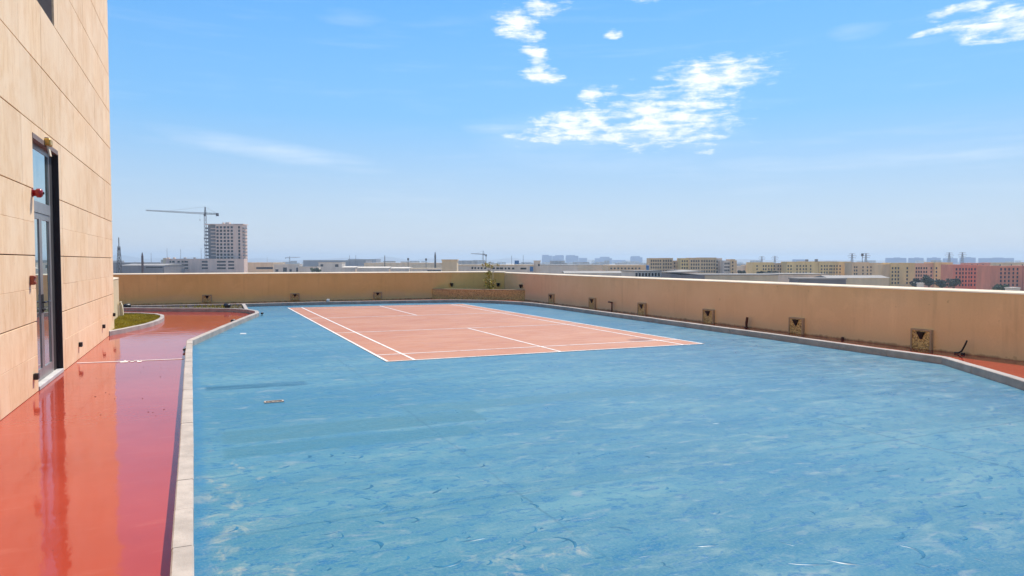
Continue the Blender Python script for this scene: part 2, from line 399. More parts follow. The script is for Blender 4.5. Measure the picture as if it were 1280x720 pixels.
def mk_court():
    m, n, p = new_mat('salmon_court_paint'); P = geo_pos(n)
    big = n.noise(n.map(P, (0.6, 1.0, 1), (0, 0, 0.3)), 0.9, 5, 0.62, 0.5); mid = n.noise(n.map(P, (0.9, 2.0, 1), (0, 0, 0.5)), 2.4, 5, 0.65, 0.6)
    fine = n.noise(P, 30, 3, 0.7)
    c = n.mix(n.ss(big, 0.3, 0.7), (0.370, 0.139, 0.067, 1), (0.422, 0.185, 0.096, 1))
    c = n.mix(n.ss(mid, 0.52, 0.78, 0, 0.4), c, (0.318, 0.112, 0.056, 1))
    c = n.mix(n.ss(fine, 0.5, 0.8, 0, 0.2), c, (0.444, 0.235, 0.140, 1))
    scf = n.noise(n.map(P, (0.8, 3.5, 1), (0, 0, 0.7)), 3.4, 4, 0.6, 1.2)
    c = n.mix(n.ss(scf, 0.60, 0.70, 0, 0.35), c, (0.25, 0.085, 0.05, 1))
    wsh = n.noise(n.map(P, (0.5, 1.2, 1), (0, 0, 0.05), (3, 1, 0)), 1.7, 5, 0.65, 0.5)
    c = n.mix(n.ss(wsh, 0.52, 0.70, 0, 0.4), c, (0.46, 0.235, 0.145, 1))
    s = n.n('ShaderNodeVectorMath', operation='DISTANCE'); n.put(s.inputs[0], n.map(P, (1, 1, 0))); s.inputs[1].default_value = at(800, 425.5)[:2] + (0,)
    st = n.ss(n.m('ADD', s.outputs['Value'], n.m('MULTIPLY', n.m('SUBTRACT', mid, 0.5), 0.3)), 0.34, 0.12)
    c = n.mix(n.m('MULTIPLY', st, 0.75), c, (0.148, 0.041, 0.028, 1))
    n.put(p.inputs['Base Color'], c); n.put(p.inputs['Roughness'], n.ss(mid, 0.3, 0.7, 0.5, 0.68)); p.inputs['Specular IOR Level'].default_value = 0.35
    b = n.n('ShaderNodeBump'); b.inputs['Strength'].default_value = 0.3; b.inputs['Distance'].default_value = 0.006
    n.put(b.inputs['Height'], n.m('ADD', mid, n.m('MULTIPLY', fine, 0.1))); n.put(p.inputs['Normal'], b.outputs[0])
    return m

def mk_line():
    m, n, p = new_mat('white_line_paint'); P = geo_pos(n)
    a = n.noise(P, 6, 5, 0.7)
    n.put(p.inputs['Base Color'], n.mix(n.ss(a, 0.46, 0.72, 0, 0.8), (0.70, 0.66, 0.61, 1), (0.50, 0.33, 0.25, 1)))
    p.inputs['Roughness'].default_value = 0.55
    return m

def mk_pebble():
    m, n, p = new_mat('pebble_dash'); P = geo_pos(n)
    v = n.n('ShaderNodeTexVoronoi'); n.put(v.inputs['Vector'], P); v.inputs['Scale'].default_value = 52
    cr = n.n('ShaderNodeSeparateColor'); n.put(cr.inputs[0], v.outputs['Color'])
    c = n.mix(cr.outputs[0], (0.58, 0.41, 0.12, 1), (0.84, 0.66, 0.28, 1))
    c = n.mix(n.ss(cr.outputs[1], 0.75, 0.8), c, (0.36, 0.24, 0.09, 1))
    c = n.mix(n.ss(v.outputs['Distance'], 0.55, 0.95), c, (0.20, 0.125, 0.05, 1))
    n.put(p.inputs['Base Color'], c); p.inputs['Roughness'].default_value = 0.7
    b = n.n('ShaderNodeBump'); b.inputs['Strength'].default_value = 1.0; b.inputs['Distance'].default_value = 0.012
    n.put(b.inputs['Height'], n.m('SUBTRACT', 1.0, v.outputs['Distance'])); n.put(p.inputs['Normal'], b.outputs[0])
    return m

def mk_glass():
    m, n, p = new_mat('tinted_glass')
    p.inputs['Base Color'].default_value = (0.50, 0.60, 0.57, 1); p.inputs['Metallic'].default_value = 0.85; p.inputs['Roughness'].default_value = 0.012
    p.inputs['Specular IOR Level'].default_value = 0.9; p.inputs['IOR'].default_value = 1.6
    return m

def mk_ground():
    m, n, p = new_mat('city_ground'); P = geo_pos(n)
    a = n.noise(P, 0.006, 6, 0.65); b = n.noise(P, 0.03, 5, 0.7)
    c = n.mix(n.ss(a, 0.35, 0.65), (0.34, 0.265, 0.18, 1), (0.46, 0.37, 0.26, 1))
    c = n.mix(n.ss(b, 0.55, 0.7, 0, 0.6), c, (0.16, 0.135, 0.11, 1))
    n.put(p.inputs['Base Color'], c); p.inputs['Roughness'].default_value = 0.95
    return m

def mk_facade(name, col, var=0.12):
    m, n, p = new_mat(name); P = geo_pos(n)
    a = n.noise(n.map(P, (1, 1, 0.25)), 0.22, 5, 0.65); z = n.noise(P, 0.05, 3, 0.5)
    d = tuple(x * (1 - var) for x in col) + (1,); l = tuple(x * (1 + var) for x in col) + (1,)
    c = n.mix(n.ss(a, 0.3, 0.7), d, l); c = n.mix(n.ss(z, 0.45, 0.65, 0, 0.3), c, tuple(x * 0.85 for x in col) + (1,))
    n.put(p.inputs['Base Color'], c); p.inputs['Roughness'].default_value = 0.85
    return m

M = dict(
    stone=mk_travertine(), joint=simple('joint_shadow_gap', (0.09, 0.06, 0.04), 0.9), red=mk_red(), blue=mk_blue(), court=mk_court(), line=mk_line(),
    parapet=mk_render('parapet_render', (0.80, 0.58, 0.285, 1), (0.86, 0.64, 0.335, 1), 3.0),
    parapet_back=mk_render('parapet_render_back_bounce', (0.76, 0.55, 0.18, 1), (0.82, 0.61, 0.22, 1), 11.0),  # same paint as the right parapet; its different bounce light put into the colour
    coping=simple('coping_cream_paint', (0.64, 0.52, 0.36), 0.7, var=0.12, scale=1.5),
    kerb=simple('kerb_concrete', (0.36, 0.315, 0.275), 0.8, var=0.16, scale=5, bump=0.3, bscale=45),
    pebble=mk_pebble(), frame_conc=simple('vent_surround', (0.44, 0.34, 0.20), 0.8), glass=mk_glass(),
    bronze=simple('bronze_frame', (0.055, 0.042, 0.036), 0.38, 0.3), alu=simple('grey_door_frame', (0.26, 0.24, 0.225), 0.35, 0.4),
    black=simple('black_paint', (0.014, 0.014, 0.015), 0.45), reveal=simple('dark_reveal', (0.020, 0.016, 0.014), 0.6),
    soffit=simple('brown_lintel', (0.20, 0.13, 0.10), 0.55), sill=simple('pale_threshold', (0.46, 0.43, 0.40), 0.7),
    alarm=simple('red_plastic', (0.26, 0.010, 0.012), 0.3), callpt=simple('rust_red_plastic', (0.30, 0.060, 0.022), 0.5),
    gold=simple('golden_lamp_body', (0.50, 0.30, 0.055), 0.4, 0.3, scale=20), cream=simple('cream_plate', (0.62, 0.50, 0.34), 0.6),
    rust=simple('rusty_steel', (0.09, 0.035, 0.022), 0.75, 0.2, 0.5, 30), soil=simple('dark_soil', (0.060, 0.042, 0.030), 0.95, var=0.5, scale=14, bump=0.8, bscale=30),
    grass=simple('grass_blades', (0.32, 0.25, 0.006), 0.6, var=0.35, scale=2.5), turf=simple('turf_base', (0.24, 0.19, 0.006), 0.9, var=0.3, scale=6),
    sapling=simple('yellow_green_leaf', (0.38, 0.32, 0.03), 0.5, var=0.45, scale=9), bark=simple('bark', (0.12, 0.08, 0.05), 0.9),
    white=simple('white_plastic', (0.75, 0.72, 0.66), 0.5),
    blister=simple('blue_coating_blister', (0.022, 0.125, 0.215), 0.34, var=0.25, scale=9, spec=0.16), scum=simple('pale_scuff', (0.45, 0.47, 0.46), 0.5),
    debris=simple('dark_grit', (0.05, 0.02, 0.018), 0.8), ground=mk_ground(),
    tan=mk_facade('tan_facade', (0.70, 0.47, 0.24)), yel=mk_facade('yellow_facade', (0.80, 0.55, 0.21)), pink=mk_facade('pinkish_facade', (0.78, 0.44, 0.24)),
    redf=mk_facade('brick_red_facade', (0.70, 0.22, 0.115)), pale=mk_facade('pale_concrete', (0.70, 0.57, 0.44)), pod=mk_facade('grey_pink_concrete', (0.76, 0.53, 0.41)),
    shed=mk_facade('beige_shed', (0.74, 0.55, 0.34)), roofg=mk_facade('grey_sheet_roof', (0.30, 0.27, 0.235)), parapet_sunlit=mk_render('parapet_render_sunlit', (0.56, 0.44, 0.27, 1), (0.64, 0.51, 0.33, 1), 21.0), whiter=mk_facade('pale_sheet_roof', (0.30, 0.27, 0.23)), whitew=mk_facade('whitewashed_wall', (0.66, 0.57, 0.46)),  # parapet stub: copy of the parapet paint, coloured for its look in sun
    dshed=mk_facade('dark_grey_shed_and_shade', (0.20, 0.18, 0.18)), win=simple('dark_window', (0.018, 0.016, 0.018), 0.7, spec=0.1), bluep=simple('blue_metal', (0.02, 0.13, 0.32), 0.5),
    steel=simple('grey_lattice_steel', (0.22, 0.19, 0.18), 0.6), dsteel=simple('dark_steel', (0.06, 0.05, 0.05), 0.6), hill=mk_facade('far_ridge', (0.16, 0.14, 0.12)),
    farb=mk_facade('distant_concrete_haze_tint', (0.07, 0.17, 0.40)), leafd=simple('dark_tree_leaf', (0.030, 0.048, 0.022), 0.6, var=0.4, scale=0.5), leafg=simple('green_tree_leaf', (0.060, 0.090, 0.022), 0.6, var=0.4, scale=0.5),  # far skyline blocks: blue of the haze painted into their base colour
)

# ------------------------------------------------------------------ ground, podium, roof deck
g = MB(); N = 48; RAD = 11000
GZ = -22.0
pts = [(RAD * math.cos(2 * math.pi * k / N), RAD * math.sin(2 * math.pi * k / N), GZ) for k in range(N)]
g.v = pts; g.f = [tuple(range(N))]
tag(g.build('ground', M['ground'], fix=False), kind='structure')
XW, XR, YB, YN = -1.9, 11.93, 28.6, -9.0          # clad wall, right parapet, back parapet, near end of what is built
tag(MB().box(-14, YN, GZ + 0.05, XR + 0.25, YB + 0.25, -0.25).build('podium', M['shed']), kind='structure')
tag(MB().box(-14, YN, -0.247, XR + 0.2, YB + 0.2, 0.0).build('path', M['red']), kind='structure')

KZ, KW = 0.115, 0.105
# kerb lines (world metres)
LK = [(0.10, -4.0), (-0.065, 0.0), (-0.125, 3.64), (-0.16, 6.1), (-0.215, 9.5), (-0.265, 12.6), (-0.285, 14.45)]
DIAG = [(-0.285, 14.45), (0.20, 16.6), (0.75, 19.0), (1.18, 20.75), (1.36, 21.45), (1.41, 21.9), (1.36, 22.45), (1.18, 23.05), (0.85, 23.6), (0.35, 24.0), (-0.25, 24.25), (-1.10, 24.7), (-2.5, 25.5), (-5.0, 26.2)]
BK = [(-6.0, 26.75), (-1.16, 26.3), (1.2, 26.1), (4.08, 26.2), (6.95, 25.9), (8.6, 25.65), (9.4, 25.2), (10.1, 24.2), (10.6, 23.0), (10.72, 21.5), (10.66, 15.5), (10.58, 11.0), (10.50, 8.75), (10.47, 7.25)]
RK = [(10.47, 7.25), (9.35, 5.45), (8.3, 3.9), (8.0, 2.6), (8.0, -4.0)]
CONN = [(1.16, 23.15), (1.20, 26.02)]
blue = [p for p in LK] + DIAG[1:9] + [(1.18, 23.3), (1.2, 26.1)] + BK[3:] + RK[1:] + [(8.0, -8.0), (0.1, -8.0)]
tag(MB().prism(blue, -0.02, 0.004).build('blue_floor', M['blue']), kind='structure')
blue_floor = bpy.data.objects['blue_floor']

def resample(line, step):
    P = [Vector((p[0], p[1])) for p in line]; out = [P[0]]; acc = 0.0
    d = [0.0]
    for a, b in zip(P, P[1:]): d.append(d[-1] + (b - a).length)
    L = d[-1]; n = max(1, round(L / step)); res = []
    for k in range(n + 1):
        s = L * k / n; i = 0
        while i < len(P) - 2 and d[i + 1] < s: i += 1
        t = (s - d[i]) / (d[i + 1] - d[i]); res.append(P[i].lerp(P[i + 1], t))
    return res

def kerb(line, step, width=KW, z=KZ, corner=None):
    root = empty('kerb', (line[0][0], line[0][1], 0), kind='structure')
    base = Vector((line[0][0], line[0][1], 0))
    P = resample(line, step); n = len(P)
    def nrm(i):
        a = P[max(i - 1, 0)]; b = P[min(i + 1, n - 1)]; t = (b - a).normalized(); return Vector((-t.y, t.x))
    for i in range(n - 1):
        a, b = P[i], P[i + 1]; t = (b - a).normalized(); g_ = 0.0022
        na, nb = nrm(i), nrm(i + 1); a2 = a + t * g_; b2 = b - t * g_
        jz = rnd.uniform(-0.0025, 0.0025); jx = rnd.uniform(-0.002, 0.002)
        c = 0.008; h = width / 2
        m = MB()
        prof = [(-h, -0.01), (-h, z + jz - c), (-h + c, z + jz), (h - c, z + jz), (h, z + jz - c), (h, -0.01)]
        A = [(a2.x + na.x * (o + jx), a2.y + na.y * (o + jx), zz) for o, zz in prof]
        B = [(b2.x + nb.x * (o + jx), b2.y + nb.y * (o + jx), zz) for o, zz in prof]
        m.v = A + B; k = len(prof)
        m.f = [tuple(range(k)), tuple(range(2 * k - 1, k - 1, -1))] + [(q, (q + 1) % k, k + (q + 1) % k, k + q) for q in range(k)]
        m.v = [(x - base.x, y - base.y, zz) for x, y, zz in m.v]
        m.build('kerb_stone', M['kerb'], root)
    return root
kerb(LK, 0.62, 0.105)
kerb(DIAG, 0.8, 0.11)
kerb(BK, 1.0, 0.12)
kerb(RK, 0.95, 0.12)
kerb(CONN, 1.2, 0.11, 0.11)

# planted strip between the two back kerbs
bed = [(-6, 26.6), (-5, 26.15)] + [(x, y + 0.03) for x, y in reversed(DIAG[8:13])] + [(1.15, 23.25), (1.18, 26.05), (-1.16, 26.25)]
bed = [(-6, 26.7), (-5, 26.25), (-2.5, 25.55), (-1.10, 24.75), (-0.25, 24.3), (0.35, 24.06), (0.85, 23.68), (1.12, 23.3), (1.14, 26.05), (-1.16, 26.24)]
tag(MB().prism(bed, 0.001, 0.05).build('soil_bed', M['soil']), kind='structure')

# court and its lines
court = empty('badminton_court', (2.6, 10.9, 0), kind='structure')
CX0, CX1, CY0, CY1 = 0.0, 6.13, 0.0, 13.75
def C2(u, v):      # court corners as they were painted, a few centimetres off square
    a = Vector((2.60, 10.92)); b = Vector((8.76, 10.86)); c = Vector((8.70, 24.50)); d = Vector((2.53, 24.85))
    u /= 6.1; v /= 13.4
    p = a * (1 - u) * (1 - v) + b * u * (1 - v) + c * u * v + d * (1 - u) * v
    return (p.x - 2.6, p.y - 10.9)
def cstrip(u0, v0, u1, v1, z0, z1): return MB().prism([C2(u0, v0), C2(u1, v0), C2(u1, v1), C2(u0, v1)], z0, z1)
cstrip(0, 0, 6.1, 13.4, 0.0, 0.008).build('playing_surface', M['court'], court)
lw = 0.045
def cl_u(v, u0, u1): cstrip(u0, v - lw / 2, u1, v + lw / 2, 0.004, 0.012).build('court_line', M['line'], court)
def cl_v(u, v0, v1): cstrip(u - lw / 2, v0, u + lw / 2, v1, 0.004, 0.0125).build('court_line', M['line'], court)
e = lw / 2
for u in (e, 0.46, 5.64, 6.1 - e): cl_v(u, 0, 13.4)
us = [e, 0.46, 5.64, 6.1 - e]
for v in (e, 0.80, 4.62, 8.75, 12.6, 13.4 - e):
    segs = [(e + e, 0.46 - e), (0.46 + e, 5.64 - e), (5.64 + e, 6.1 - 2 * e)]
    for a, b in segs: cl_u(v, a, b)
cl_v(3.06, 2 * e, 0.80 - e); cl_v(3.06, 0.80 + e, 4.62 - e); cl_v(3.06, 8.75 + e, 12.6 - e); cl_v(3.06, 12.6 + e, 13.4 - 2 * e)

# lines and worn marks on the red path
tag(MB().prism([(-1.86, 12.72), (-0.34, 12.58), (-0.34, 12.63), (-1.86, 12.77)], 0.0, 0.006).build('path_line', M['line']), kind='structure')
tag(MB().prism([(-1.6, 17.42), (0.25, 17.1), (0.26, 17.14), (-1.6, 17.46)], 0.0, 0.005).build('path_line', simple('worn_line_paint', (0.60, 0.27, 0.21), 0.5)), kind='structure')
pm = MB()
for (x0, x1, y0, y1) in [(150, 160, 453.4, 452.0), (155, 157.5, 452.0, 450.8), (163, 167.5, 452.8, 451.2), (168.5, 171, 451.8, 450.6), (171.5, 177, 452.9, 451.6), (173.5, 176, 451.4, 450.6)]:
    a, b, c, d = at(x0, y0), at(x1, y0 - 0.2), at(x1, y1 - 0.2), at(x0, y1)
    pm.prism([(a.x, a.y), (b.x, b.y), (c.x, c.y), (d.x, d.y)], 0.0, 0.006)
tag(pm.build('path_marks', M['line']), kind='structure')
a, b, c, d = at(300, 418), at(307.5, 418), at(308, 416.6), at(300.5, 416.6)
tag(MB().prism([(p.x, p.y) for p in (a, b, c, d)], 0.0, 0.0075).build('floor_mark', M['scum']), kind='structure')

# blisters in the wet membrane: worm-like ridges
def worm(m, cx, cy, length, ang, bend, wid, hgt):
    n = 7; pts = []; x, y, a = cx, cy, ang
    for k in range(n):
        pts.append((x, y)); a += bend * rnd.uniform(0.3, 1.0) / n * 2; x += math.cos(a) * length / n; y += math.sin(a) * length / n
    prof = [(-1, 0), (-0.72, 0.6), (-0.25, 0.95), (0.25, 1.0), (0.72, 0.62), (1, 0)]
    base = len(m.v); kk = len(prof)
    for i, (x, y) in enumerate(pts):
        x2, y2 = pts[min(i + 1, n - 1)]; x1, y1 = pts[max(i - 1, 0)]
        t = Vector((x2 - x1, y2 - y1)).normalized(); s = math.sin(math.pi * (i + 0.15) / (n - 0.7)) ** 0.6
        wv = wid * s * rnd.uniform(0.7, 1.25)
        for o, h in prof: m.v.append((x - t.y * o * wv, y + t.x * o * wv, 0.0035 + h * hgt * s))
    for i in range(n - 1):
        for j in range(kk - 1):
            m.f.append((base + i * kk + j, base + i * kk + j + 1, base + (i + 1) * kk + j + 1, base + (i + 1) * kk + j))
wm = MB()
PL = [(475, 687, .17, 1.0, 2), (512, 648, .14, .4, -3), (452, 612, .14, -.5, 2.4), (474, 640, .12, .9, .6), (448, 574, .10, .9, 1), (412, 572, .10, .7, 1.6), (385, 573, .08, .8, 1.6), (540, 708, .18, -.6, 2.0),
      (575, 678, .16, .1, .5), (655, 668, .15, -.2, 2), (690, 672, .22, .1, -1.5), (760, 660, .14, .1, -1), (810, 573, .08, .3, 2.5), (868, 683, .14, -.3, .8), (972, 677, .10, -.9, .27), (985, 705, .22, -.3, .4), (1105, 675, .20, -.4, 1.2), (1030, 700, .2, -.6, .4),
      (1150, 700, .22, .3, 2), (1200, 676, .10, -.4, 2), (1190, 634, .12, -.2, .6), (890, 530, .12, -.1, .5), (660, 630, .12, .3, -2), (1090, 590, .14, 0, .5), (540, 618, .12, .9, .4), (600, 585, .1, .6, 1.2), (1235, 600, .12, .2, 1)]
for (px, py, L, a_, b_) in PL:
    p = at(px, py); worm(wm, p.x, p.y, L * 1.25, a_ - YAW, b_, rnd.uniform(.011, .017), rnd.choice((.0022, .0026, .003, .0036)))
for k in range(100):
    px = rnd.uniform(250, 1290); py = 470 + 250 * rnd.random() ** 0.8
    p = at(px, py)
    if p.x < 0.1 or p.x > 10.2 or (p.y > 10.6 and p.x > 2.4): continue
    worm(wm, p.x, p.y, rnd.uniform(.04, .15), rnd.gauss(0.1, 0.7) - YAW, rnd.uniform(-2.5, 2.5), rnd.uniform(.006, .014), rnd.choice((.0010, .0014, .0017, .002)))
tag(wm.build('coating_blister', M['blister'], blue_floor, smooth=True), kind='stuff')

# floor drain slot in the blue floor
dr = at(342.5, 502.8)
t = empty('floor_drain', (dr.x, dr.y, 0), 0.0, 'small open slot drain in the blue floor near the left kerb', 'drain')
m = MB(); m.box(-.105, -.045, .003, .105, -.028, .014).box(-.105, .028, .003, .105, .045, .014).box(-.105, -.0275, .003, -.085, .0275, .013).box(.085, -.0275, .003, .105, .0275, .013)
m.build('frame', M['kerb'], t)
MB().box(-.084, -.027, .003, .084, .027, .006).build('slot', M['black'], t)
for k in range(3): MB().box(-.07 + .05 * k, -.02, .0062, -.05 + .05 * k, .004, .010).build('grate_bar', M['cream'], t)

# grit on the red path
db = MB()
for k in range(20):
    px = rnd.uniform(110, 215); py = rnd.uniform(458, 520) if k < 40 else rnd.uniform(455, 640)
    p = at(px, py)
    if p.x < -1.75 or p.x > -0.4: continue
    s = rnd.uniform(.002, .006); q = [(p.x + s * rnd.uniform(.5, 2) * math.cos(a), p.y + s * math.sin(a)) for a in (0.3, 1.6, 2.9, 4.1, 5.3)]
    db.prism(q, 0.0, .004)
tag(db.build('grit', M['debris'], bpy.data.objects['path']), kind='stuff')

# ------------------------------------------------------------------ grass bed by the building
GK = [(-1.93, 17.15), (-1.72, 17.65), (-1.45, 18.5), (-1.22, 19.3), (-1.10, 20.2), (-1.07, 21.0), (-1.12, 21.8), (-1.35, 22.5), (-1.75, 22.95), (-2.4, 23.3), (-3.6, 23.6)]
kerb(GK, 0.7, 0.10, 0.10)
gp = [(p[0] - 0.04, p[1]) for p in GK[:7]] + [(p[0], p[1] - 0.05) for p in GK[7:]] + [(-3.6, 22.7), (-2.2, 22.7), (-2.14, 18.15), (-1.93, 18.14)]
gp = [(-1.9, 17.3), (-1.74, 17.75), (-1.48, 18.55), (-1.26, 19.3), (-1.14, 20.2), (-1.11, 21.0), (-1.16, 21.8), (-1.38, 22.45), (-1.77, 22.9), (-2.4, 23.24), (-3.6, 23.5), (-3.6, 22.7), (-2.2, 22.7), (-2.14, 18.2), (-1.9, 18.2)]
tag(MB().prism(gp, 0.001, 0.06).build('turf', M['turf']), kind='structure')
def inside(x, y, poly):
    r = False; j = len(poly) - 1
    for i in range(len(poly)):
        if (poly[i][1] > y) != (poly[j][1] > y) and x < (poly[j][0] - poly[i][0]) * (y - poly[i][1]) / (poly[j][1] - poly[i][1]) + poly[i][0]: r = not r
        j = i
    return r
gr = MB()
while len(gr.f) < 9000:
    x, y = rnd.uniform(-2.2, -1.1), rnd.uniform(17.2, 23.3)
    if not inside(x, y, gp): continue
    a = rnd.uniform(0, 6.28); h = rnd.uniform(.02, .05); s = .006
    gr.tri((x - s * math.cos(a), y - s * math.sin(a), .058), (x + s * math.cos(a), y + s * math.sin(a), .058), (x + rnd.uniform(-.02, .02), y + rnd.uniform(-.02, .02), .06 + h))
tag(gr.build('grass', M['grass'], fix=False), kind='stuff')
wd = MB()
for k in range(420):
    x = rnd.gauss(0.3, 0.5) if k < 300 else rnd.uniform(-2.5, 1.0); y = rnd.uniform(24.3, 26.0)
    if not inside(x, y, bed): continue
    a = rnd.uniform(0, 6.28); h = rnd.uniform(.04, .13); s = .012
    wd.tri((x - s * math.cos(a), y - s * math.sin(a), .048), (x + s * math.cos(a), y + s * math.sin(a), .048), (x + rnd.uniform(-.05, .05), y + rnd.uniform(-.05, .05), .05 + h))
tag(wd.build('weeds', M['grass'], fix=False), kind='stuff')

# ------------------------------------------------------------------ clad building on the left
YC = 18.13                                   # far corner
bld = empty('stone_building', (XW, YC, 0), 0, 'tall building clad in beige travertine panels with a glazed door', 'building')
def bpart(m, name, mat, parent=bld, smooth=False):
    off = (XW, YC, 0) if parent is bld else (XW, YC, 0)
    m.v = [(x - XW, y - YC, z) for x, y, z in m.v]
    return m.build(name, mat, parent, smooth)
DY0, DY1, DZ = 10.22, 11.83, 3.10            # door opening
WY0, WY1, WZ0, WZ1 = 8.4, 11.82, 4.90, 7.3   # upper window opening
PT = 0.03; DEP = 0.07
xb = XW - PT                                 # face of the backing wall
body = MB()
def wall_rect(y0, y1, z0, z1, x=xb): body.quad((x, y0, z0), (x, y1, z0), (x, y1, z1), (x, y0, z1))
ys = [YN, WY0, DY0, DY1, YC - 0.031]; zs = [0.0, DZ, WZ0, WZ1, 12.9]
ysn = sorted(set(ys + [WY1])); 
for y0, y1 in zip(ysn, ysn[1:]):
    for z0, z1 in zip(zs, zs[1:]):
        my, mz = (y0 + y1) / 2, (z0 + z1) / 2
        if DY0 < my < DY1 and mz < DZ: continue
        if WY0 < my < WY1 and WZ0 < mz < WZ1: continue
        wall_rect(y0, y1, z0, z1)
body.quad((xb, YC - .031, 0), (-14, YC - .031, 0), (-14, YC - .031, 12.9), (xb, YC - .031, 12.9))
body.quad((xb, YN, 0), (-14, YN, 0), (-14, YN, 12.9), (xb, YN, 12.9))
body.quad((-14, YN, 0), (-14, YC - .031, 0), (-14, YC - .031, 12.9), (-14, YN, 12.9))
body.quad((xb, YN, 12.9), (xb, YC - .031, 12.9), (-14, YC - .031, 12.9), (-14, YN, 12.9))
bpart(body, 'wall', M['joint'])
# cladding panels, one by one
bounds = [(0.004, 0.45, 0), (0.45, 0.86, 1), (0.86, 1.26, 0), (1.26, 1.665, 1), (1.665, 2.07, 0), (2.07, 2.475, 1)]
z = 2.475
while z < 12.5: bounds.append((z, z + 0.81, 2)); z += 0.81
BIG, HAIR = 0.006, 0.0009
def panel(y0, y1, z0, z1):
    if y1 - y0 < 0.03 or z1 - z0 < 0.02: return
    j = rnd.uniform(-.0012, .0012)
    m = MB().cbox(xb + 0.002, y0, z0, XW + j, y1, z1, 0.0025)
    bpart(m, 'cladding_panel', M['stone'])
for bi, (z0, z1, kind) in enumerate(bounds):
    lo = BIG if kind in (0, 2) else HAIR; hi = BIG if kind in (1, 2) else HAIR
    if bi == 0: lo = 0.0
    st = 1.21; sh = 0.0 if bi < 6 else (0.0 if bi % 2 else 0.35)
    edges = [YC]; y = YC - st + sh * 0
    while y > 3.2: edges.append(y); y -= st
    edges.append(2.0); edges.append(-1.5); edges.append(-5.0); edges.append(YN)
    for y1, y0 in zip(edges, edges[1:]):
        a, b, c, d = y0 + HAIR, y1 - HAIR, z0 + lo, z1 - hi
        cuts = [(a, b, c, d)]
        for (hy0, hy1, hz0, hz1) in ((DY0, DY1, -1, DZ), (WY0, WY1, WZ0, WZ1)):
            nx = []
            for (p, q, r_, s_) in cuts:
                if q <= hy0 or p >= hy1 or s_ <= hz0 or r_ >= hz1: nx.append((p, q, r_, s_)); continue
                if p < hy0: nx.append((p, hy0, r_, s_))
                if q > hy1: nx.append((hy1, q, r_, s_))
                pp, qq = max(p, hy0), min(q, hy1)
                if r_ < hz0: nx.append((pp, qq, r_, hz0))
                if s_ > hz1: nx.append((pp, qq, hz1, s_))
            cuts = nx
        for q in cuts: panel(*q)
# far return of the cladding
for (z0, z1, kind) in bounds:
    bpart(MB().box(-8, YC - .029, z0 + .004, xb + .001, YC, z1 - .004), 'return_panel', M['stone'])
# door recess
rec = MB()
xi = XW - DEP
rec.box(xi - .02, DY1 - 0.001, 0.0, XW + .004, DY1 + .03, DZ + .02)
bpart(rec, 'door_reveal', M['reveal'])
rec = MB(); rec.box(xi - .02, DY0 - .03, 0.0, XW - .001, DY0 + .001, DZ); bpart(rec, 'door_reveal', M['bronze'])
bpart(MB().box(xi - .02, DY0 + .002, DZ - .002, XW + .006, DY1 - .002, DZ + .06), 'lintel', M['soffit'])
bpart(MB().cbox(xi - .05, DY0 + .002, 0.0, XW + .012, DY1 - .002, 0.055, .006), 'threshold', M['sill'])
df = MB(); fy0, fy1 = DY0 + .003, DY1 - .20; fr = .07; xf = xi
df.box(xf - .05, fy0, .056, xf, fy0 + fr, DZ - .004).box(xf - .05, fy1 - fr, .056, xf, fy1, DZ - .004)
df.box(xf - .049, fy0 + fr, DZ - .004 - fr, xf - .001, fy1 - fr, DZ - .004).box(xf - .049, fy0 + fr, 2.22, xf + .012, fy1 - fr, 2.36)
bpart(df, 'door_frame', M['alu'])
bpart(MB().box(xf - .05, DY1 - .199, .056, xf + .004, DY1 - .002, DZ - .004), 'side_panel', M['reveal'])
bpart(MB().box(xf - .02, fy0 + fr, 2.36, xf - .008, fy1 - fr, DZ - .074), 'transom_glass', M['glass'])
ymid = (fy0 + fy1) / 2
for k, (a, b) in enumerate(((fy0 + fr + .004, ymid - .003), (ymid + .003, fy1 - fr - .004))):
    s = .075; lf = MB()
    lf.box(xf - .045, a, .062, xf + .004, a + s, 2.215).box(xf - .045, b - s, .062, xf + .004, b, 2.215)
    lf.box(xf - .044, a + s, .062, xf + .003, b - s, .062 + .14).box(xf - .044, a + s, 2.215 - s, xf + .003, b - s, 2.215)
    leaf = bpart(lf, 'door_leaf', M['alu'])
    gl = MB().box(xf - .02, a + s, .202, xf - .008, b - s, 2.14); gl.v = [(x - XW, y - YC, z_) for x, y, z_ in gl.v]; gl.build('glass', M['glass'], leaf)
    hy = (b - s / 2) if k == 0 else (a + s / 2)
    h = MB(); sg = -1 if k == 0 else 1
    h.box(xf + .004, hy - .018, .92, xf + .012, hy + .018, 1.16).tube([(xf + .012, hy, 1.06), (xf + .06, hy, 1.06)], .009).tube([(xf + .06, hy, 1.06), (xf + .062, hy + sg * .13, 1.06)], .010)
    h.lathe([(.016, 0), (.016, .02)], (xf + .012, hy, .96), 'x', 10)
    h.v = [(x - XW, y - YC, z_) for x, y, z_ in h.v]; h.build('handle', M['black'], leaf)
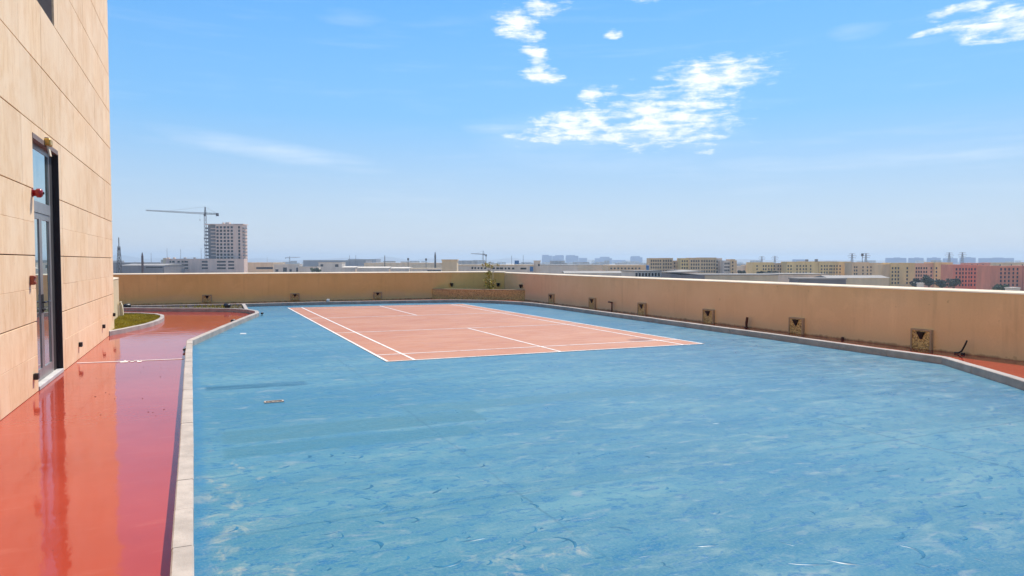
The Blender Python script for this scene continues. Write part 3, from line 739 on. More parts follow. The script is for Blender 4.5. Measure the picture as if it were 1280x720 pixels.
# upper window: deep reveals, frame, panes
wr = MB(); xi2 = XW - .42
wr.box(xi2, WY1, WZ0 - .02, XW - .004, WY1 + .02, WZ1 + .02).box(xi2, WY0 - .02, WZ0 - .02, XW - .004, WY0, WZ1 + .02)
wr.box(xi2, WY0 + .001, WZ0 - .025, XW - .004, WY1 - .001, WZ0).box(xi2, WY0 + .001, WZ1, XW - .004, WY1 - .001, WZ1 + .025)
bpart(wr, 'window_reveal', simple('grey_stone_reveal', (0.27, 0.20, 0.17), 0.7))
wf = MB(); y0, y1 = WY0, WY1
for y in (WY0 + .003, (WY0 + WY1) / 2 - .03, WY1 - .063): wf.box(xi2 + .01, y, WZ0 + .003, xi2 + .06, y + .06, WZ1 - .003)
wf.box(xi2 + .011, WY0 + .063, WZ0 + .003, xi2 + .059, (WY0 + WY1) / 2 - .031, WZ0 + .06).box(xi2 + .011, (WY0 + WY1) / 2 + .031, WZ0 + .003, xi2 + .059, WY1 - .064, WZ0 + .06)
wo_ = bpart(wf, 'window', M['bronze'])
for (a, b) in ((WY0 + .063, (WY0 + WY1) / 2 - .031), ((WY0 + WY1) / 2 + .031, WY1 - .064)):
    gl = MB().box(xi2 + .02, a, WZ0 + .06, xi2 + .03, b, WZ1 - .003); gl.v = [(x - XW, y - YC, z_) for x, y, z_ in gl.v]; gl.build('pane', M['glass'], wo_)

# things fixed to the clad wall
t = empty('fire_alarm', (XW, 10.14, 2.42), 0, 'dark red round fire alarm sounder on the stone wall beside the glass door', 'alarm')
MB().lathe([(.03, 0), (.038, .004), (.04, .04), (.055, .05), (.055, .085), (.045, .102), (.026, .112)], (0, 0, 0), 'x', 24).build('sounder', M['alarm'], t, True)
MB().lathe([(.05, -.001), (.05, .012)], (0, 0, 0), 'x', 20).build('back_plate', M['alarm'], t)
MB().lathe([(.016, .111), (.016, .122), (.009, .126)], (0, 0, 0), 'x', 12).build('lens', M['black'], t)
t = empty('call_point', (XW, 9.93, 1.37), 0, 'rust red fire call point box on the wall left of the door', 'call point')
MB().cbox(0, -.045, -.055, .045, .045, .055, .005).build('box', M['callpt'], t)
MB().cbox(.0455, -.03, .02, .058, .03, .045, .004).build('cover', M['callpt'], t)
MB().cbox(.0455, -.03, -.045, .058, .03, -.02, .004).build('cover', M['callpt'], t)
t = empty('wall_lamp', (XW, 11.0, 3.12), 0, 'golden floodlight with a cream plate hanging over the door head', 'lamp')
MB().cbox(.0, -.085, -.01, .07, .085, .08, .012).build('lamp_body', M['gold'], t)
m = MB(); m.v = [(.02, -.05, -.011), (.04, -.05, -.011), (.04, .05, -.011), (.02, .05, -.011), (.045, -.06, -.14), (.06, -.06, -.14), (.06, .06, -.14), (.045, .06, -.14)]
m.f = [(0, 1, 2, 3), (4, 5, 6, 7), (0, 1, 5, 4), (1, 2, 6, 5), (2, 3, 7, 6), (3, 0, 4, 7)]; m.build('plate', M['cream'], t)
MB().box(.0, -.05, .0805, .04, .05, .095).build('bracket', M['bronze'], t)
STEP = [(9.98, .215, 'nearest black step light, low on the stone wall left of the door'), (13.27, .24, 'black step light on the wall between the door and the white path line'),
        (16.15, .29, 'black step light on the stone wall just before the grass bed'), (17.92, .40, 'farthest black step light at the corner of the stone wall')]
for k, (y, zz, lb) in enumerate(STEP):
    t = empty('step_light', (XW, y, zz), 0, lb, 'step light', 'black step lights along the stone wall')
    MB().cbox(0, -.04 if k < 3 else -.028, -.036, .05, .04 if k < 3 else .028, .036, .004).build('housing', M['black'], t)
    MB().box(.01, -.03 if k < 3 else -.02, -.041, .044, .03 if k < 3 else .02, -.0365).build('diffuser', M['white'], t)

# ------------------------------------------------------------------ parapet walls
def parapet(name, label, line_in, thick, h, mat, side):
    """straight wall a->b, faces on the given side are the inner face"""
    a, b = Vector(line_in[0]), Vector(line_in[1]); t_ = (b - a).normalized(); nrm = Vector((-t_.y, t_.x)) * side
    root = empty(name, (a.x, a.y, 0), math.atan2(t_.y, t_.x), label, 'wall'); L = (b - a).length; s = side
    MB().box(0, 0, -.2, L, s * thick, h - .055).build('wall', mat, root)
    m = MB(); o = .012
    m.extr([(-s * o, h - .054), (-s * o, h - .050), (s * .004, h - .030), (s * thick, h - .004), (s * (thick + o), h - .008), (s * (thick + o), h - .054)], 'x', 0.0, L)
    m.build('coping', M['coping'], root)
    return root
rp = parapet('parapet_wall', 'long tan rendered parapet on the right side of the court', [(XR, 28.6), (XR, YN)], .22, 1.115, M['parapet'], 1)
bp = parapet('parapet_wall', 'rendered parapet across the back of the roof behind the court', [(-7.0, 29.0), (11.55, 28.6)], .22, 1.15, M['parapet_back'], 1)
cp = parapet('parapet_wall', 'short chamfered parapet piece in the corner behind the sapling', [(11.56, 28.598), (11.925, 28.2)], .22, 1.14, M['parapet_back'], 1)
lp = parapet('parapet_wall', 'low cream parapet stub in sunlight at the end of the stone building', [(-2.16, 18.16), (-2.24, 22.6)], .25, 1.16, M['parapet_sunlit'], 1)
# vertical joint on the back wall and rounded upstand at the stub
MB().box(9.63 + 7.0, -.02, 0, 9.70 + 7.0, 0, 1.09).build('joint_strip', M['parapet_back'], bp)
t = empty('upstand', (-2.20, 22.35, 0), 0, 'small rounded cream upstand at the foot of the parapet stub by the grass', 'upstand')
pf = [(0, 0.05)] + [(.03 + .06 * math.cos(a), .05 + .38 * math.sin(a)) for a in [k * math.pi / 16 for k in range(0, 9)]] + [(0, .43)]
MB().extr(pf, 'x', 0, .001)
m = MB(); m.extr([(p[0], p[1]) for p in pf], 'y', -.10, .10); m.build('body', M['coping'], t)
MB().cbox(-.005, -.125, .43, .05, .105, .455, .006).build('cap', M['coping'], t)

# pebble vents on the parapets
def vent(p, facing, w_, h_, label, z0=0.0):
    t = empty('pebble_vent', p, facing, label, 'wall vent', 'square pebble faced vents at the foot of the parapets')
    # local: front faces -Y
    fr = .028
    MB().cbox(-w_ / 2 + fr, -.05, z0 + .0, w_ / 2 - fr, -.001, z0 + h_ - fr, .004).build('pebble_panel', M['pebble'], t)
    f = MB(); f.box(-w_ / 2, -.062, z0, -w_ / 2 + fr - .001, -.001, z0 + h_).box(w_ / 2 - fr + .001, -.062, z0, w_ / 2, -.001, z0 + h_).box(-w_ / 2 + fr, -.0625, z0 + h_ - fr + .001, w_ / 2 - fr, -.001, z0 + h_ + .0005)
    f.build('surround', M['frame_conc'], t)
    m = MB(); a = w_ * .21; zt = z0 + h_ * .88; zb = z0 + h_ * .50; y = -.0505
    m.v = [(-a, y, zt), (a, y, zt), (0.02, y, zb), (-.02, y, zb), (-a * .8, y - .05, zt), (a * .8, y - .05, zt), (.012, y - .012, zb), (-.012, y - .012, zb)]
    m.f = [(0, 1, 2, 3), (4, 5, 6, 7), (0, 1, 5, 4), (1, 2, 6, 5), (2, 3, 7, 6), (3, 0, 4, 7)]
    m.build('lamp_hood', M['black'], t)
    return t
RV = [(23.6, .40, .36, 'pebble vent on the right parapet closest to the planter corner'), (20.55, .41, .36, 'pebble vent on the right parapet just beyond the bent standpipe'),
      (17.62, .40, .35, 'pebble vent on the right parapet just in front of the bent standpipe'), (14.60, .42, .35, 'pebble vent on the right parapet beyond the rusty post stump'),
      (11.65, .40, .35, 'pebble vent on the right parapet in front of the rusty post stump'), (8.70, .40, .36, 'nearest pebble vent on the right parapet, beside the kinked black cable')]
for (y, w_, h_, lb) in RV: vent((XR, y, 0), -math.pi / 2, w_, h_, lb)
for (x, w_, h_, lb) in [(.05, .33, .27, 'pebble vent on the back parapet above the red path'), (3.22, .34, .27, 'pebble vent on the back parapet left behind the court'), (6.48, .34, .27, 'pebble vent on the back parapet left of the planter')]:
    yb = 29.0 - (x + 7) * 0.4 / 18.55
    vent((x, yb, .05), -math.atan(0.4 / 18.55), w_, h_, lb)

# pipes by the right parapet
t = empty('standpipe', (XR - .10, 19.2, 0), 0, 'thin rusty standpipe with a bent arm at the right parapet', 'pipe')
MB().tube([(0, 0, 0), (0, 0, .27)], .022).build('pipe', M['rust'], t, True)
MB().tube([(-.01, -.03, .275), (-.01, .19, .285)], .024).build('arm', M['rust'], t, True)
t = empty('post_stump', (XR - .10, 13.13, 0), 0, 'dark rusty post stump leaning at the right parapet', 'post')
MB().tube([(0, 0, 0), (0, .0, .12), (-.01, -.035, .25)], [.034, .032, .03], 8).build('post', M['rust'], t)
MB().lathe([(.06, 0), (.06, .012)], n=10).build('base_plate', M['rust'], t)
t = empty('cable_end', (XR - .10, 7.88, 0), 0, 'kinked black cable end sticking up by the right parapet', 'cable')
MB().tube([(0, .16, .015), (0, .09, .02), (0, .03, .06), (0, -.01, .14), (-.005, -.05, .22), (-.01, -.06, .25)], .014, 7).build('cable', M['black'], t, True)
MB().cbox(-.02, -.02, 0, .02, .035, .03, .004).build('clamp', M['black'], t)
t = empty('pipe_cap', (XR - .06, 11.0, 0), 0, 'tiny dark pipe cap on the red strip at the right parapet', 'pipe cap')
MB().lathe([(.03, 0), (.03, .03), (.02, .05)], (0, -.6, 0), n=10).build('cap', M['rust'], t)

# ------------------------------------------------------------------ planter in the corner
A = Vector((8.80, 28.62)); B = Vector((11.92, 26.05)); tp = (B - A).normalized(); np_ = Vector((tp.y, -tp.x)) * 1
if np_.y > 0: np_ = -np_
t = empty('planter', (A.x, A.y, 0), math.atan2(tp.y, tp.x), 'pebble faced planter set across the corner of the back parapet', 'planter')
LP = (B - A).length; H = .42
MB().box(0, 0, 0, LP - .01, .10, H - .03).build('front_wall', M['pebble'], t)
MB().cbox(0, -.012, H - .029, LP - .01, .112, H, .006).build('rim', M['frame_conc'], t)
# soil triangle
ca, sa = math.cos(-math.atan2(tp.y, tp.x)), math.sin(-math.atan2(tp.y, tp.x))
def loc2(x, y): dx, dy = x - A.x, y - A.y; return (dx * ca - dy * sa, dx * sa + dy * ca)
tri = [loc2(8.95, 28.64), loc2(11.90, 26.22), loc2(11.90, 28.15), loc2(11.5, 28.56)]
MB().prism(tri, .0, .36).build('soil', M['soil'], t)

# sapling
def leafcloud(mb, c, r, n, size, squash=1.0, shell=0.35):
    for _ in range(n):
        v = Vector((rnd.gauss(0, 1), rnd.gauss(0, 1), rnd.gauss(0, 1))).normalized() * (r * (shell + (1 - shell) * rnd.random() ** .5)); v.z *= squash
        p = Vector(c) + v; a = Vector((rnd.gauss(0, 1), rnd.gauss(0, 1), rnd.gauss(0, .7))).normalized(); b = a.cross(Vector((rnd.gauss(0, 1), rnd.gauss(0, 1), rnd.gauss(0, 1)))).normalized()
        s = size * rnd.uniform(.6, 1.3)
        mb.quad(p - a * s, p + b * s * .5, p + a * s, p - b * s * .5)
sp = Vector((10.95, 27.55, .36))
t = empty('sapling', sp, 0, 'thin yellow green sapling growing in the corner planter', 'sapling')
MB().tube([(0, 0, 0), (.03, .02, .4), (-.02, 0, .8), (.02, 0, 1.2)], [.016, .012, .009, .005], 6).build('trunk', M['bark'], t)
m = MB()
for k in range(22):
    zz = rnd.uniform(.05, .74); leafcloud(m, (rnd.gauss(.02, .09) - .05 * zz, rnd.gauss(0, .08), zz), .10, 16, .045)
for k in range(12):
    leafcloud(m, (rnd.gauss(.02, .16), rnd.gauss(0, .1), rnd.uniform(.98, 1.16)), .08, 10, .042)
m.build('crown', M['sapling'], t, fix=False)
tw = MB()
for k in range(9):
    zz = rnd.uniform(.2, 1.1); a = rnd.uniform(0, 6.28); tw.tube([(0, 0, zz), (.16 * math.cos(a), .16 * math.sin(a), zz + .09)], [.006, .003], 4)
tw.build('branch', M['bark'], t)
# uplights over the planter
for (p, rz, lb) in [((9.63, 28.62, .60), 0, 'small black wall light above the left end of the planter'), ((11.75, 28.40, .58), -.8, 'small black wall light beside the sapling on the back parapet'), ((XR, at_x(653, 356, XR).y, .58), -math.pi / 2, 'small black wall light on the right parapet above the planter')]:
    t = empty('wall_light', p, rz, lb, 'wall light', 'black wall lights over the planter')
    m = MB(); m.lathe([(.035, -.10), (.075, .02), (.075, .05)], (0, -.08, 0), 'z', 12); m.build('shade', M['black'], t)
    MB().box(-.03, -.03, -.05, .03, 0, .05).build('bracket', M['black'], t)

# ground spotlights round the kerbs
def spot(p, lb, rz, s=1.0):
    t = empty('spotlight', p, rz, lb, 'spotlight', 'small black ground spotlights')
    MB().lathe([(.05 * s, 0), (.05 * s, .02 * s), (.018 * s, .03 * s), (.018 * s, .09 * s)], n=12).build('stake', M['black'], t)
    m = MB(); m.lathe([(.05 * s, -.09 * s), (.075 * s, -.05 * s), (.085 * s, .10 * s), (.07 * s, .11 * s)], (0, 0, .15 * s), 'x', 14); m.build('head', M['black'], t, True)
    MB().box(-.02 * s, -.09 * s, .09 * s, .02 * s, -.086 * s, .18 * s).build('yoke', M['black'], t)
spot(at(158.5, 388.3, 0), 'black ground spotlight at the back of the red path near the building', .4, .95)
spot(at(284.5, 388.0, 0), 'black ground spotlight at the back of the red path near the kerb bend', 2.6, .95)
spot(Vector((1.50, 21.7, .004)), 'black ground spotlight on the blue floor outside the kerb bend', 1.2, .42)
spot(at(291, 405.5, 0.0), 'black ground spotlight on the red path behind the slanted kerb', .2, .55)
spot(Vector((-.358, 13.6, 0)), 'black ground spotlight on the red path at the kerb corner', .9, .27)
p = at_y(410, 377.0, 26.2)
t = empty('junction_box', (p.x, 26.18, KZ), 0, 'small white junction box on the back kerb behind the court', 'junction box')
MB().cbox(-.05, -.05, 0, .05, .05, .09, .008).build('box', M['white'], t)
MB().box(-.03, -.054, .02, .03, -.0505, .07).build('cover', M['white'], t)

# ------------------------------------------------------------------ the city beyond
def face_with_holes(m, L, z0, z1, holes, y=0.0, depth=.25):
    """front face (towards -Y) of a block with real openings; holes = (x0,x1,z0,z1)"""
    xs = sorted({0.0, L} | {h[0] for h in holes} | {h[1] for h in holes}); zz = sorted({z0, z1} | {h[2] for h in holes} | {h[3] for h in holes})
    for a, b in zip(xs, xs[1:]):
        for c, d in zip(zz, zz[1:]):
            mx, mz = (a + b) / 2, (c + d) / 2
            if any(h[0] < mx < h[1] and h[2] < mz < h[3] for h in holes): continue
            m.quad((a, y, c), (b, y, c), (b, y, d), (a, y, d))
    for (a, b, c, d) in holes:
        m.quad((a, y, c), (a, y, d), (a, y + depth, d), (a, y + depth, c)); m.quad((b, y, c), (b, y + depth, c), (b, y + depth, d), (b, y, d))
        m.quad((a, y, d), (b, y, d), (b, y + depth, d), (a, y + depth, d)); m.quad((a, y, c), (a, y + depth, c), (b, y + depth, c), (b, y, c))

class Bld:
    """far building: pixel extent + distance give its real size; local X along the front, Y away"""
    def __init__(s, name, label, cat, pl, pr, D, tilt=0.0, group=None):
        s.a = far(pl, 326, D); s.b = far(pr, 326, D * (1 + tilt)); s.D = D; s.pl, s.pr = pl, pr
        t_ = (s.b - s.a); t_.z = 0; s.L = t_.length; s.D2 = D * (1 + tilt)
        s.root = empty(name, (s.a.x, s.a.y, GZ), math.atan2(t_.y, t_.x), label, cat, group)
        s.panes = {}
    def x(s, px):               # pixel column -> local x on the front line
        t0 = s.a - C0; d = ray(px, 326); d.z = 0; u = s.b - s.a; u.z = 0
        den = d.x * (-u.y) - d.y * (-u.x)
        k = (d.x * (s.a.y) - d.y * (s.a.x)) / (d.y * u.x - d.x * u.y)
        return k * s.L
    def z(s, py, px=None):      # pixel row -> height above the ground there
        D = s.D if px is None else s.D + (s.D2 - s.D) * (s.x(px) / s.L)
        return CH - (py - 326) / F * D - GZ
    def vol(s, name, mat, x0, x1, zt, y0=0.0, depth=15.0, holes=(), z0=0.0, par=None):
        m = MB(); holes = list(holes)
        hl = [(h[0] - x0, h[1] - x0, h[2], h[3]) for h in holes]
        face_with_holes(m, x1 - x0, z0, zt, hl, 0.0, .3)
        L = x1 - x0
        m.quad((0, 0, z0), (0, 0, zt), (0, depth, zt), (0, depth, z0)); m.quad((L, 0, z0), (L, depth, z0), (L, depth, zt), (L, 0, zt))
        m.quad((0, depth, z0), (0, depth, zt), (L, depth, zt), (L, depth, z0)); m.quad((0, 0, zt), (L, 0, zt), (L, depth, zt), (0, depth, zt))
        m.quad((0, 0, z0), (0, depth, z0), (L, depth, z0), (L, 0, z0))
        o = m.build(name, mat, par or s.root, fix=False, loc=(x0, y0, 0))
        for h in hl:
            key = (round(h[1] - h[0], 2), round(h[3] - h[2], 2))
            if key not in s.panes:
                w_, h_ = key; s.panes[key] = MB().box(0, 0, 0, w_, .06, h_).mesh('window', M['win'])
            link_mesh('window', s.panes[key], o if False else (par or s.root), (x0 + h[0], y0 + .24, h[2]))
        return o
    def box(s, name, mat, x0, x1, y0, y1, z0, z1): return MB().box(x0, y0, z0, x1, y1, z1).build(name, mat, s.root)

def grid(xs, w_, zs, h_): return [(x - w_ / 2, x + w_ / 2, z_ - h_ / 2, z_ + h_ / 2) for x in xs for z_ in zs]

# tower under construction on its podium block
b = Bld('tower_block', 'concrete tower under construction with rows of empty dark window openings', 'building', 256, 305, 700)
rows = [b.z(284.3 + 4.25 * k) for k in range(10)]
xm = b.x(270); xr = b.x(293.2); xe = b.x(303.2); zt = b.z(280.8)
cols = [b.x(v) for v in (272.4, 276.8, 281.3, 285.8, 290.2)]
b.vol('wall', M['pod'], xm, xr, zt, 0, 14, grid(cols, 2.3, rows, 2.15))
b.vol('wall', M['pod'], xr + .01, xe, zt - .4, .35, 13, grid([b.x(299.2)], 2.0, rows, 2.4))
b.vol('wall', M['dshed'], b.x(259.3), xm - .01, zt - .3, 2.6, 10)  # left face: dark grey stands in for its shade and balcony voids
for k in range(10):
    zf = rows[k] - 1.45
    b.box('balcony_slab', M['dshed'], b.x(256.2) - (1.2 if k in (3, 5) else 0), b.x(259.2), 1.2, 8, zf, zf + 1.4)
    b.box('balcony_slab', M['pod'], b.x(263.5), b.x(269.8), .6, 2.55, zf, zf + .8)
    b.box('balcony_slab', M['dshed'], xe + .02, b.x(305.2), 1.0, 9, zf, zf + 1.2)
b.box('parapet', M['pod'], b.x(256.4), b.x(304.6), -.15, 13.5, zt + .01, zt + .7)
b.box('roof_hut', M['pale'], b.x(280.8), b.x(285.8), 3, 7, zt + .71, zt + 2.4); b.box('roof_hut', M['pale'], b.x(277), b.x(278.6), 3, 6, zt + .71, zt + 2.2)
b = Bld('podium_block', 'wide grey pink block with strip windows at the foot of the unfinished tower', 'building', 203.5, 305, 690)
rw = [b.z(v) for v in (327.2, 331.3, 335.3)]; hs = []
for (p0, p1) in ((211.7, 214), (215, 218.3), (221.7, 224.8), (226.8, 229.6), (230.2, 235), (252, 259.6), (271, 282.2), (285, 292.6)):
    hs += [(b.x(p0), b.x(p1), z_ - .85, z_ + .85) for z_ in rw]
b.vol('wall', M['pod'], b.x(207.5), b.L, b.z(323.4), 0, 9.0, hs)
b.vol('wall', M['shed'], 0, b.x(207.5) - .02, b.z(322.4), .4, 8.5)
for p in (208, 215.5, 229, 241): b.box('roof_unit', M['pale'], b.x(p) - .9, b.x(p) + .9, 3, 5, b.z(323.4), b.z(323.4) + 1.3)

# lattice helpers
def lattice(m, p0, p1, w0, w1, n, r):
    p0, p1 = Vector(p0), Vector(p1); ax = (p1 - p0).normalized(); u = ax.cross(Vector((0, 1, 0.01))).normalized(); v = ax.cross(u)
    rings = []
    for k in range(n + 1):
        c = p0.lerp(p1, k / n); w_ = w0 + (w1 - w0) * k / n
        rings.append([c + u * (sx * w_ / 2) + v * (sy * w_ / 2) for sx, sy in ((-1, -1), (1, -1), (1, 1), (-1, 1))])
    for k in range(n):
        for j in range(4):
            m.tube([rings[k][j], rings[k + 1][j]], r, 4, False); m.tube([rings[k][j], rings[k + 1][(j + 1) % 4]], r * .7, 4, False); m.tube([rings[k][j], rings[k][(j + 1) % 4]], r * .7, 4, False)

def crane(label, px, ytop, yjib, pjib, pback, D, s=1.0, ybase=None):
    c = far(px, 326, D); right = Vector((RT.x, RT.y, 0)); rz = math.atan2(right.y, right.x)
    t = empty('tower_crane', (c.x, c.y, GZ), rz, label, 'crane'); k = D / F
    Z = lambda py: CH - (py - 326) * k - GZ
    X_ = lambda p: (p - px) * k
    m = MB(); lattice(m, (0, 0, 0), (0, 0, Z(yjib) - 1), 1.9, 1.9, 16, .13 * s); m.build('mast', M['steel'], t, fix=False)
    m = MB(); lattice(m, (0, 0, Z(yjib)), (0, 0, Z(ytop)), 1.6, .5, 4, .14 * s); m.build('apex', M['dsteel'], t, fix=False)
    jz = Z(yjib) + (.055 * abs(X_(pjib)))
    m = MB(); lattice(m, (0, 0, Z(yjib)), (X_(pjib), 0, jz), 1.5, .9, 22, .15 * s); m.build('jib', M['steel'], t, fix=False)
    m = MB(); lattice(m, (0, 0, Z(yjib)), (X_(pback), 0, Z(yjib) - .3), 1.5, 1.2, 6, .17 * s); m.build('counter_jib', M['dsteel'], t, fix=False)
    xb_ = X_(pback); sg = 1 if xb_ > 0 else -1
    MB().box(xb_ - sg * 2.2, -1, Z(yjib) - 2.6, xb_, 1, Z(yjib) + .2).build('counterweight', M['dsteel'], t)
    MB().box(.9, -1.6, Z(yjib) - 2.6, -.9, -.4, Z(yjib) - .3).build('cab', M['dsteel'], t)
    m = MB(); top = (0, 0, Z(ytop)); m.tube([top, (X_(px + (pjib - px) * .62), 0, Z(yjib) + (jz - Z(yjib)) * .62 + .7)], .07 * s, 4).tube([top, (xb_ * .85, 0, Z(yjib) + .4)], .09 * s, 4)
    m.build('tie_bar', M['steel'], t, fix=False)
    m = MB(); hx = X_(px + (pjib - px) * .09); m.tube([(hx, 0, Z(yjib)), (hx, 0, Z(yjib + 7.5))], .05 * s, 4).box(hx - .4, -.3, Z(yjib + 7.5) - .8, hx + .4, .3, Z(yjib + 7.5)); m.build('hook_block', M['dsteel'], t, fix=False)
crane('tower crane with a long jib standing behind the unfinished concrete tower', 257.5, 258.8, 267.2, 184, 274, 715)
crane('distant hazy tower crane seen above the sapling', 603.9, 313.5, 317.8, 588.8, 606.5, 1500, 1.6)
crane('tiny distant tower crane above the low sheds left of the court', 362, 320.5, 322.2, 375.5, 356.5, 2100, 1.6)

def mast(name, label, px, ytop, D, w0, w1, mat, cat='mast', head=None, group=None):
    c = far(px, 326, D); t = empty(name, (c.x, c.y, GZ), -YAW, label, cat, group); H_ = CH - (ytop - 326) * D / F - GZ
    if w0 > 2.0:
        m = MB(); lattice(m, (0, 0, 0), (0, 0, H_ * .86), w0, w1, 10, .16); m.build('lattice', mat, t, fix=False)
        MB().tube([(0, 0, H_ * .8), (0, 0, H_)], w1 * .28, 6).build('antenna', mat, t)
    else:
        MB().tube([(0, 0, 0), (0, 0, H_)], [w0 / 2, w1 / 2], 8).build('pole', mat, t)
        if head: MB().cbox(-head, -head * .6, H_ - head * 2.2, head, head * .6, H_ + .3, head * .2).build('head', M['dsteel'], t)
        else: MB().tube([(0, 0, H_), (0, 0, H_ + w1 * 2)], [w1 / 2, w1 / 6], 6).build('tip', mat, t)
mast('radio_mast', 'tall lattice radio mast just beside the stone building corner', 149, 297, 420, 3.4, .9, M['dsteel'])
mast('chimney', 'stout dark brown chimney left of the grey pink block', 178, 321, 560, 1.99, 1.7, M['rust'], 'chimney')
for (px, yt, D, lb) in [(189, 316.5, 900, 'faint thin mast between the chimney and the grey pink block'), (209, 311, 900, 'thin mast rising behind the left end of the grey pink block'), (226, 312, 900, 'thin mast rising behind the middle of the grey pink block'), (251.6, 310.5, 900, 'thin mast just left of the unfinished tower'), (334, 321.5, 1400, 'faint mast right of the unfinished tower')]:
    mast('mast', lb, px, yt, D, .8, .4, M['steel'], group='thin masts around the unfinished tower')
for (px, yt, D, w_, hd, lb) in [(481, 320.8, 900, 1.2, None, 'slim dark column over the middle of the back parapet'), (510.2, 323, 700, .6, .9, 'pole with a dark box head left of the grey column'), (532.6, 323.3, 700, .6, .9, 'pole with a dark box head between two columns'),
                               (544, 319, 700, 1.95, None, 'tall dark column left of the square stair block'), (607.6, 318.3, 800, .7, .9, 'pole with a dark head right beside the hazy crane'), (437, 319.8, 1400, .8, None, 'thin far mast over the left part of the back parapet'), (444.8, 319.6, 1400, .8, None, 'second thin far mast over the left part of the back parapet'),
                               (1077.8, 317.2, 640, .6, 1.0, 'lamp pole with a dark box head between two pylons'), (654, 319.5, 1400, .8, None, 'thin far mast above the blue water tank'), (639.5, 320, 1400, .8, None, 'thin far mast left of the blue water tank')]:
    mast('pole', lb, px, yt, D, w_, w_ * .85, M['dsteel'], 'pole', hd)

def pylon(px, yt, D, lb):
    c = far(px, 326, D); t = empty('pylon', (c.x, c.y, GZ), -YAW, lb, 'pylon', 'power pylons behind the apartment blocks'); H_ = CH - (yt - 326) * D / F - GZ
    m = MB(); lattice(m, (0, 0, 0), (0, 0, H_), 6, .9, 9, .3); m.build('tower', M['steel'], t, fix=False)
    m = MB()
    for k, wv in ((.97, 5.5), (.88, 8.0), (.79, 6.5)): m.tube([(-wv, 0, H_ * k), (0, 0, H_ * k + .8), (wv, 0, H_ * k)], .34, 4)
    m.build('crossarm', M['steel'], t, fix=False)
for a_ in [(952.2, 320.3, 1500, 'far pylon left behind the first yellow apartments'), (968.6, 320, 1500, 'far pylon above the dark round tree'), (1065, 316.8, 1200, 'pylon left of the lamp pole above the yellow apartments'), (1082.3, 316.6, 1200, 'pylon right of the lamp pole above the yellow apartments'), (1186.4, 315.6, 1200, 'left one of the two pylons above the red apartments'), (1202.8, 315.4, 1200, 'right one of the two pylons above the red apartments')]: pylon(*a_)

# sheds and low houses, left to right
def shed(name, label, pl, pr, yt, D, depth, mat, roof=None, rise=0.0, tilt=0.0, holes=None, cat='shed', extra=None, z0=0.0):
    b = Bld(name, label, cat, pl, pr, D, tilt); zt = b.z(yt)
    hs = []
    if holes:
        for (p0, p1, y0, y1) in holes: hs.append((b.x(p0), b.x(p1), b.z(y1), b.z(y0)))
    b.vol('wall', mat, 0, b.L, zt, 0, depth, hs)
    if rise:
        m = MB(); m.extr([(-.3, zt + .02), (depth / 2, zt + rise), (depth + .3, zt + .02)], 'x', -.3, b.L + .3); m.build('roof', roof, b.root)
    else:
        m = MB(); m.box(-.25, -.25, zt + .003, b.L + .25, depth + .25, zt + .45); m.build('roof', roof or mat, b.root)
    if extra: extra(b, zt)
    return b
shed('dark_shed', 'low dark grey shed beside the chimney on the left', 150, 205, 331.8, 640, 40, M['dshed'], M['roofg'], 1.5, holes=[(182, 203, 333.5, 335)])
shed('dark_shed', 'distant low grey shed behind the chimney', 140, 200, 328.5, 950, 60, M['dshed'], M['dshed'])
shed('warehouse', 'beige warehouse with a brown band right of the unfinished tower', 305.5, 341.5, 328.6, 760, 40, M['shed'], M['shed'], holes=[(320, 341, 333.8, 336.4)])
shed('low_house', 'whitewashed low house with dark arched openings above the back parapet', 341.8, 373, 330.6, 740, 14, M['whitew'], M['whitew'], cat='house', holes=[(344, 347.8, 336.6, 339.6), (353.5, 358.5, 334.4, 339.6), (361.5, 364.6, 336.4, 339.6), (370, 372.6, 334.6, 339.6)])
shed('low_house', 'plain grey low house left of the green bush', 373.3, 396, 333.5, 735, 14, M['pale'], M['roofg'], cat='house')
shed('low_house', 'low beige house with two dark windows behind the green bush', 398, 427.5, 328.6, 800, 16, M['whitew'], M['shed'], cat='house', holes=[(400.5, 404, 330.3, 333.2), (418.8, 423, 330.3, 333.6)])
shed('warehouse', 'long flat beige warehouse behind the middle of the back parapet', 455, 553, 329, 900, 70, M['shed'], M['shed'])
shed('warehouse', 'grey blue warehouse behind the two windowed house', 379, 457, 325.5, 1500, 70, M['dshed'], M['roofg'])
shed('warehouse', 'faint grey warehouse far beyond the long beige roof', 435, 470, 324, 2200, 80, M['dshed'], M['dshed'])
shed('white_roof_shed', 'shed with a bright white roof over the court left half', 427.5, 444, 334.2, 650, 25, M['pale'], M['whitew'], 1.0)
shed('white_roof_shed', 'long shed with a bright white roof over the court middle', 446, 486, 334.8, 640, 25, M['pale'], M['whitew'], 1.0)
shed('white_roof_shed', 'shed with a bright white roof left of the dark column foot', 488, 511, 335.3, 640, 25, M['pale'], M['whitew'], 1.0)
shed('low_house', 'flat pale shed in front of the square stair block', 512, 553, 336, 620, 20, M['pale'], M['shed'], cat='house', holes=[(534, 551, 337.6, 339.4)])
shed('stair_block', 'square beige stair block rising over the back parapet', 552.4, 571, 325.6, 300, 8, M['shed'], M['shed'], cat='building')
wx = [(590.4 + k) for k in ()]
hw = [(589.3, 591.5, 333.6, 336.3), (593, 595, 333.8, 336.3), (597, 599.2, 334, 336.3), (600.8, 603.2, 334, 336.4), (605, 607.5, 334, 336.4), (615.4, 618.6, 334.3, 336.4), (620.4, 624, 334.3, 336.6), (624.7, 629, 334.3, 336.6), (630.8, 633, 334.4, 336.6), (635, 637.8, 334.4, 336.7), (639.8, 643, 334.5, 336.7), (650.6, 658, 334.6, 336.8)]
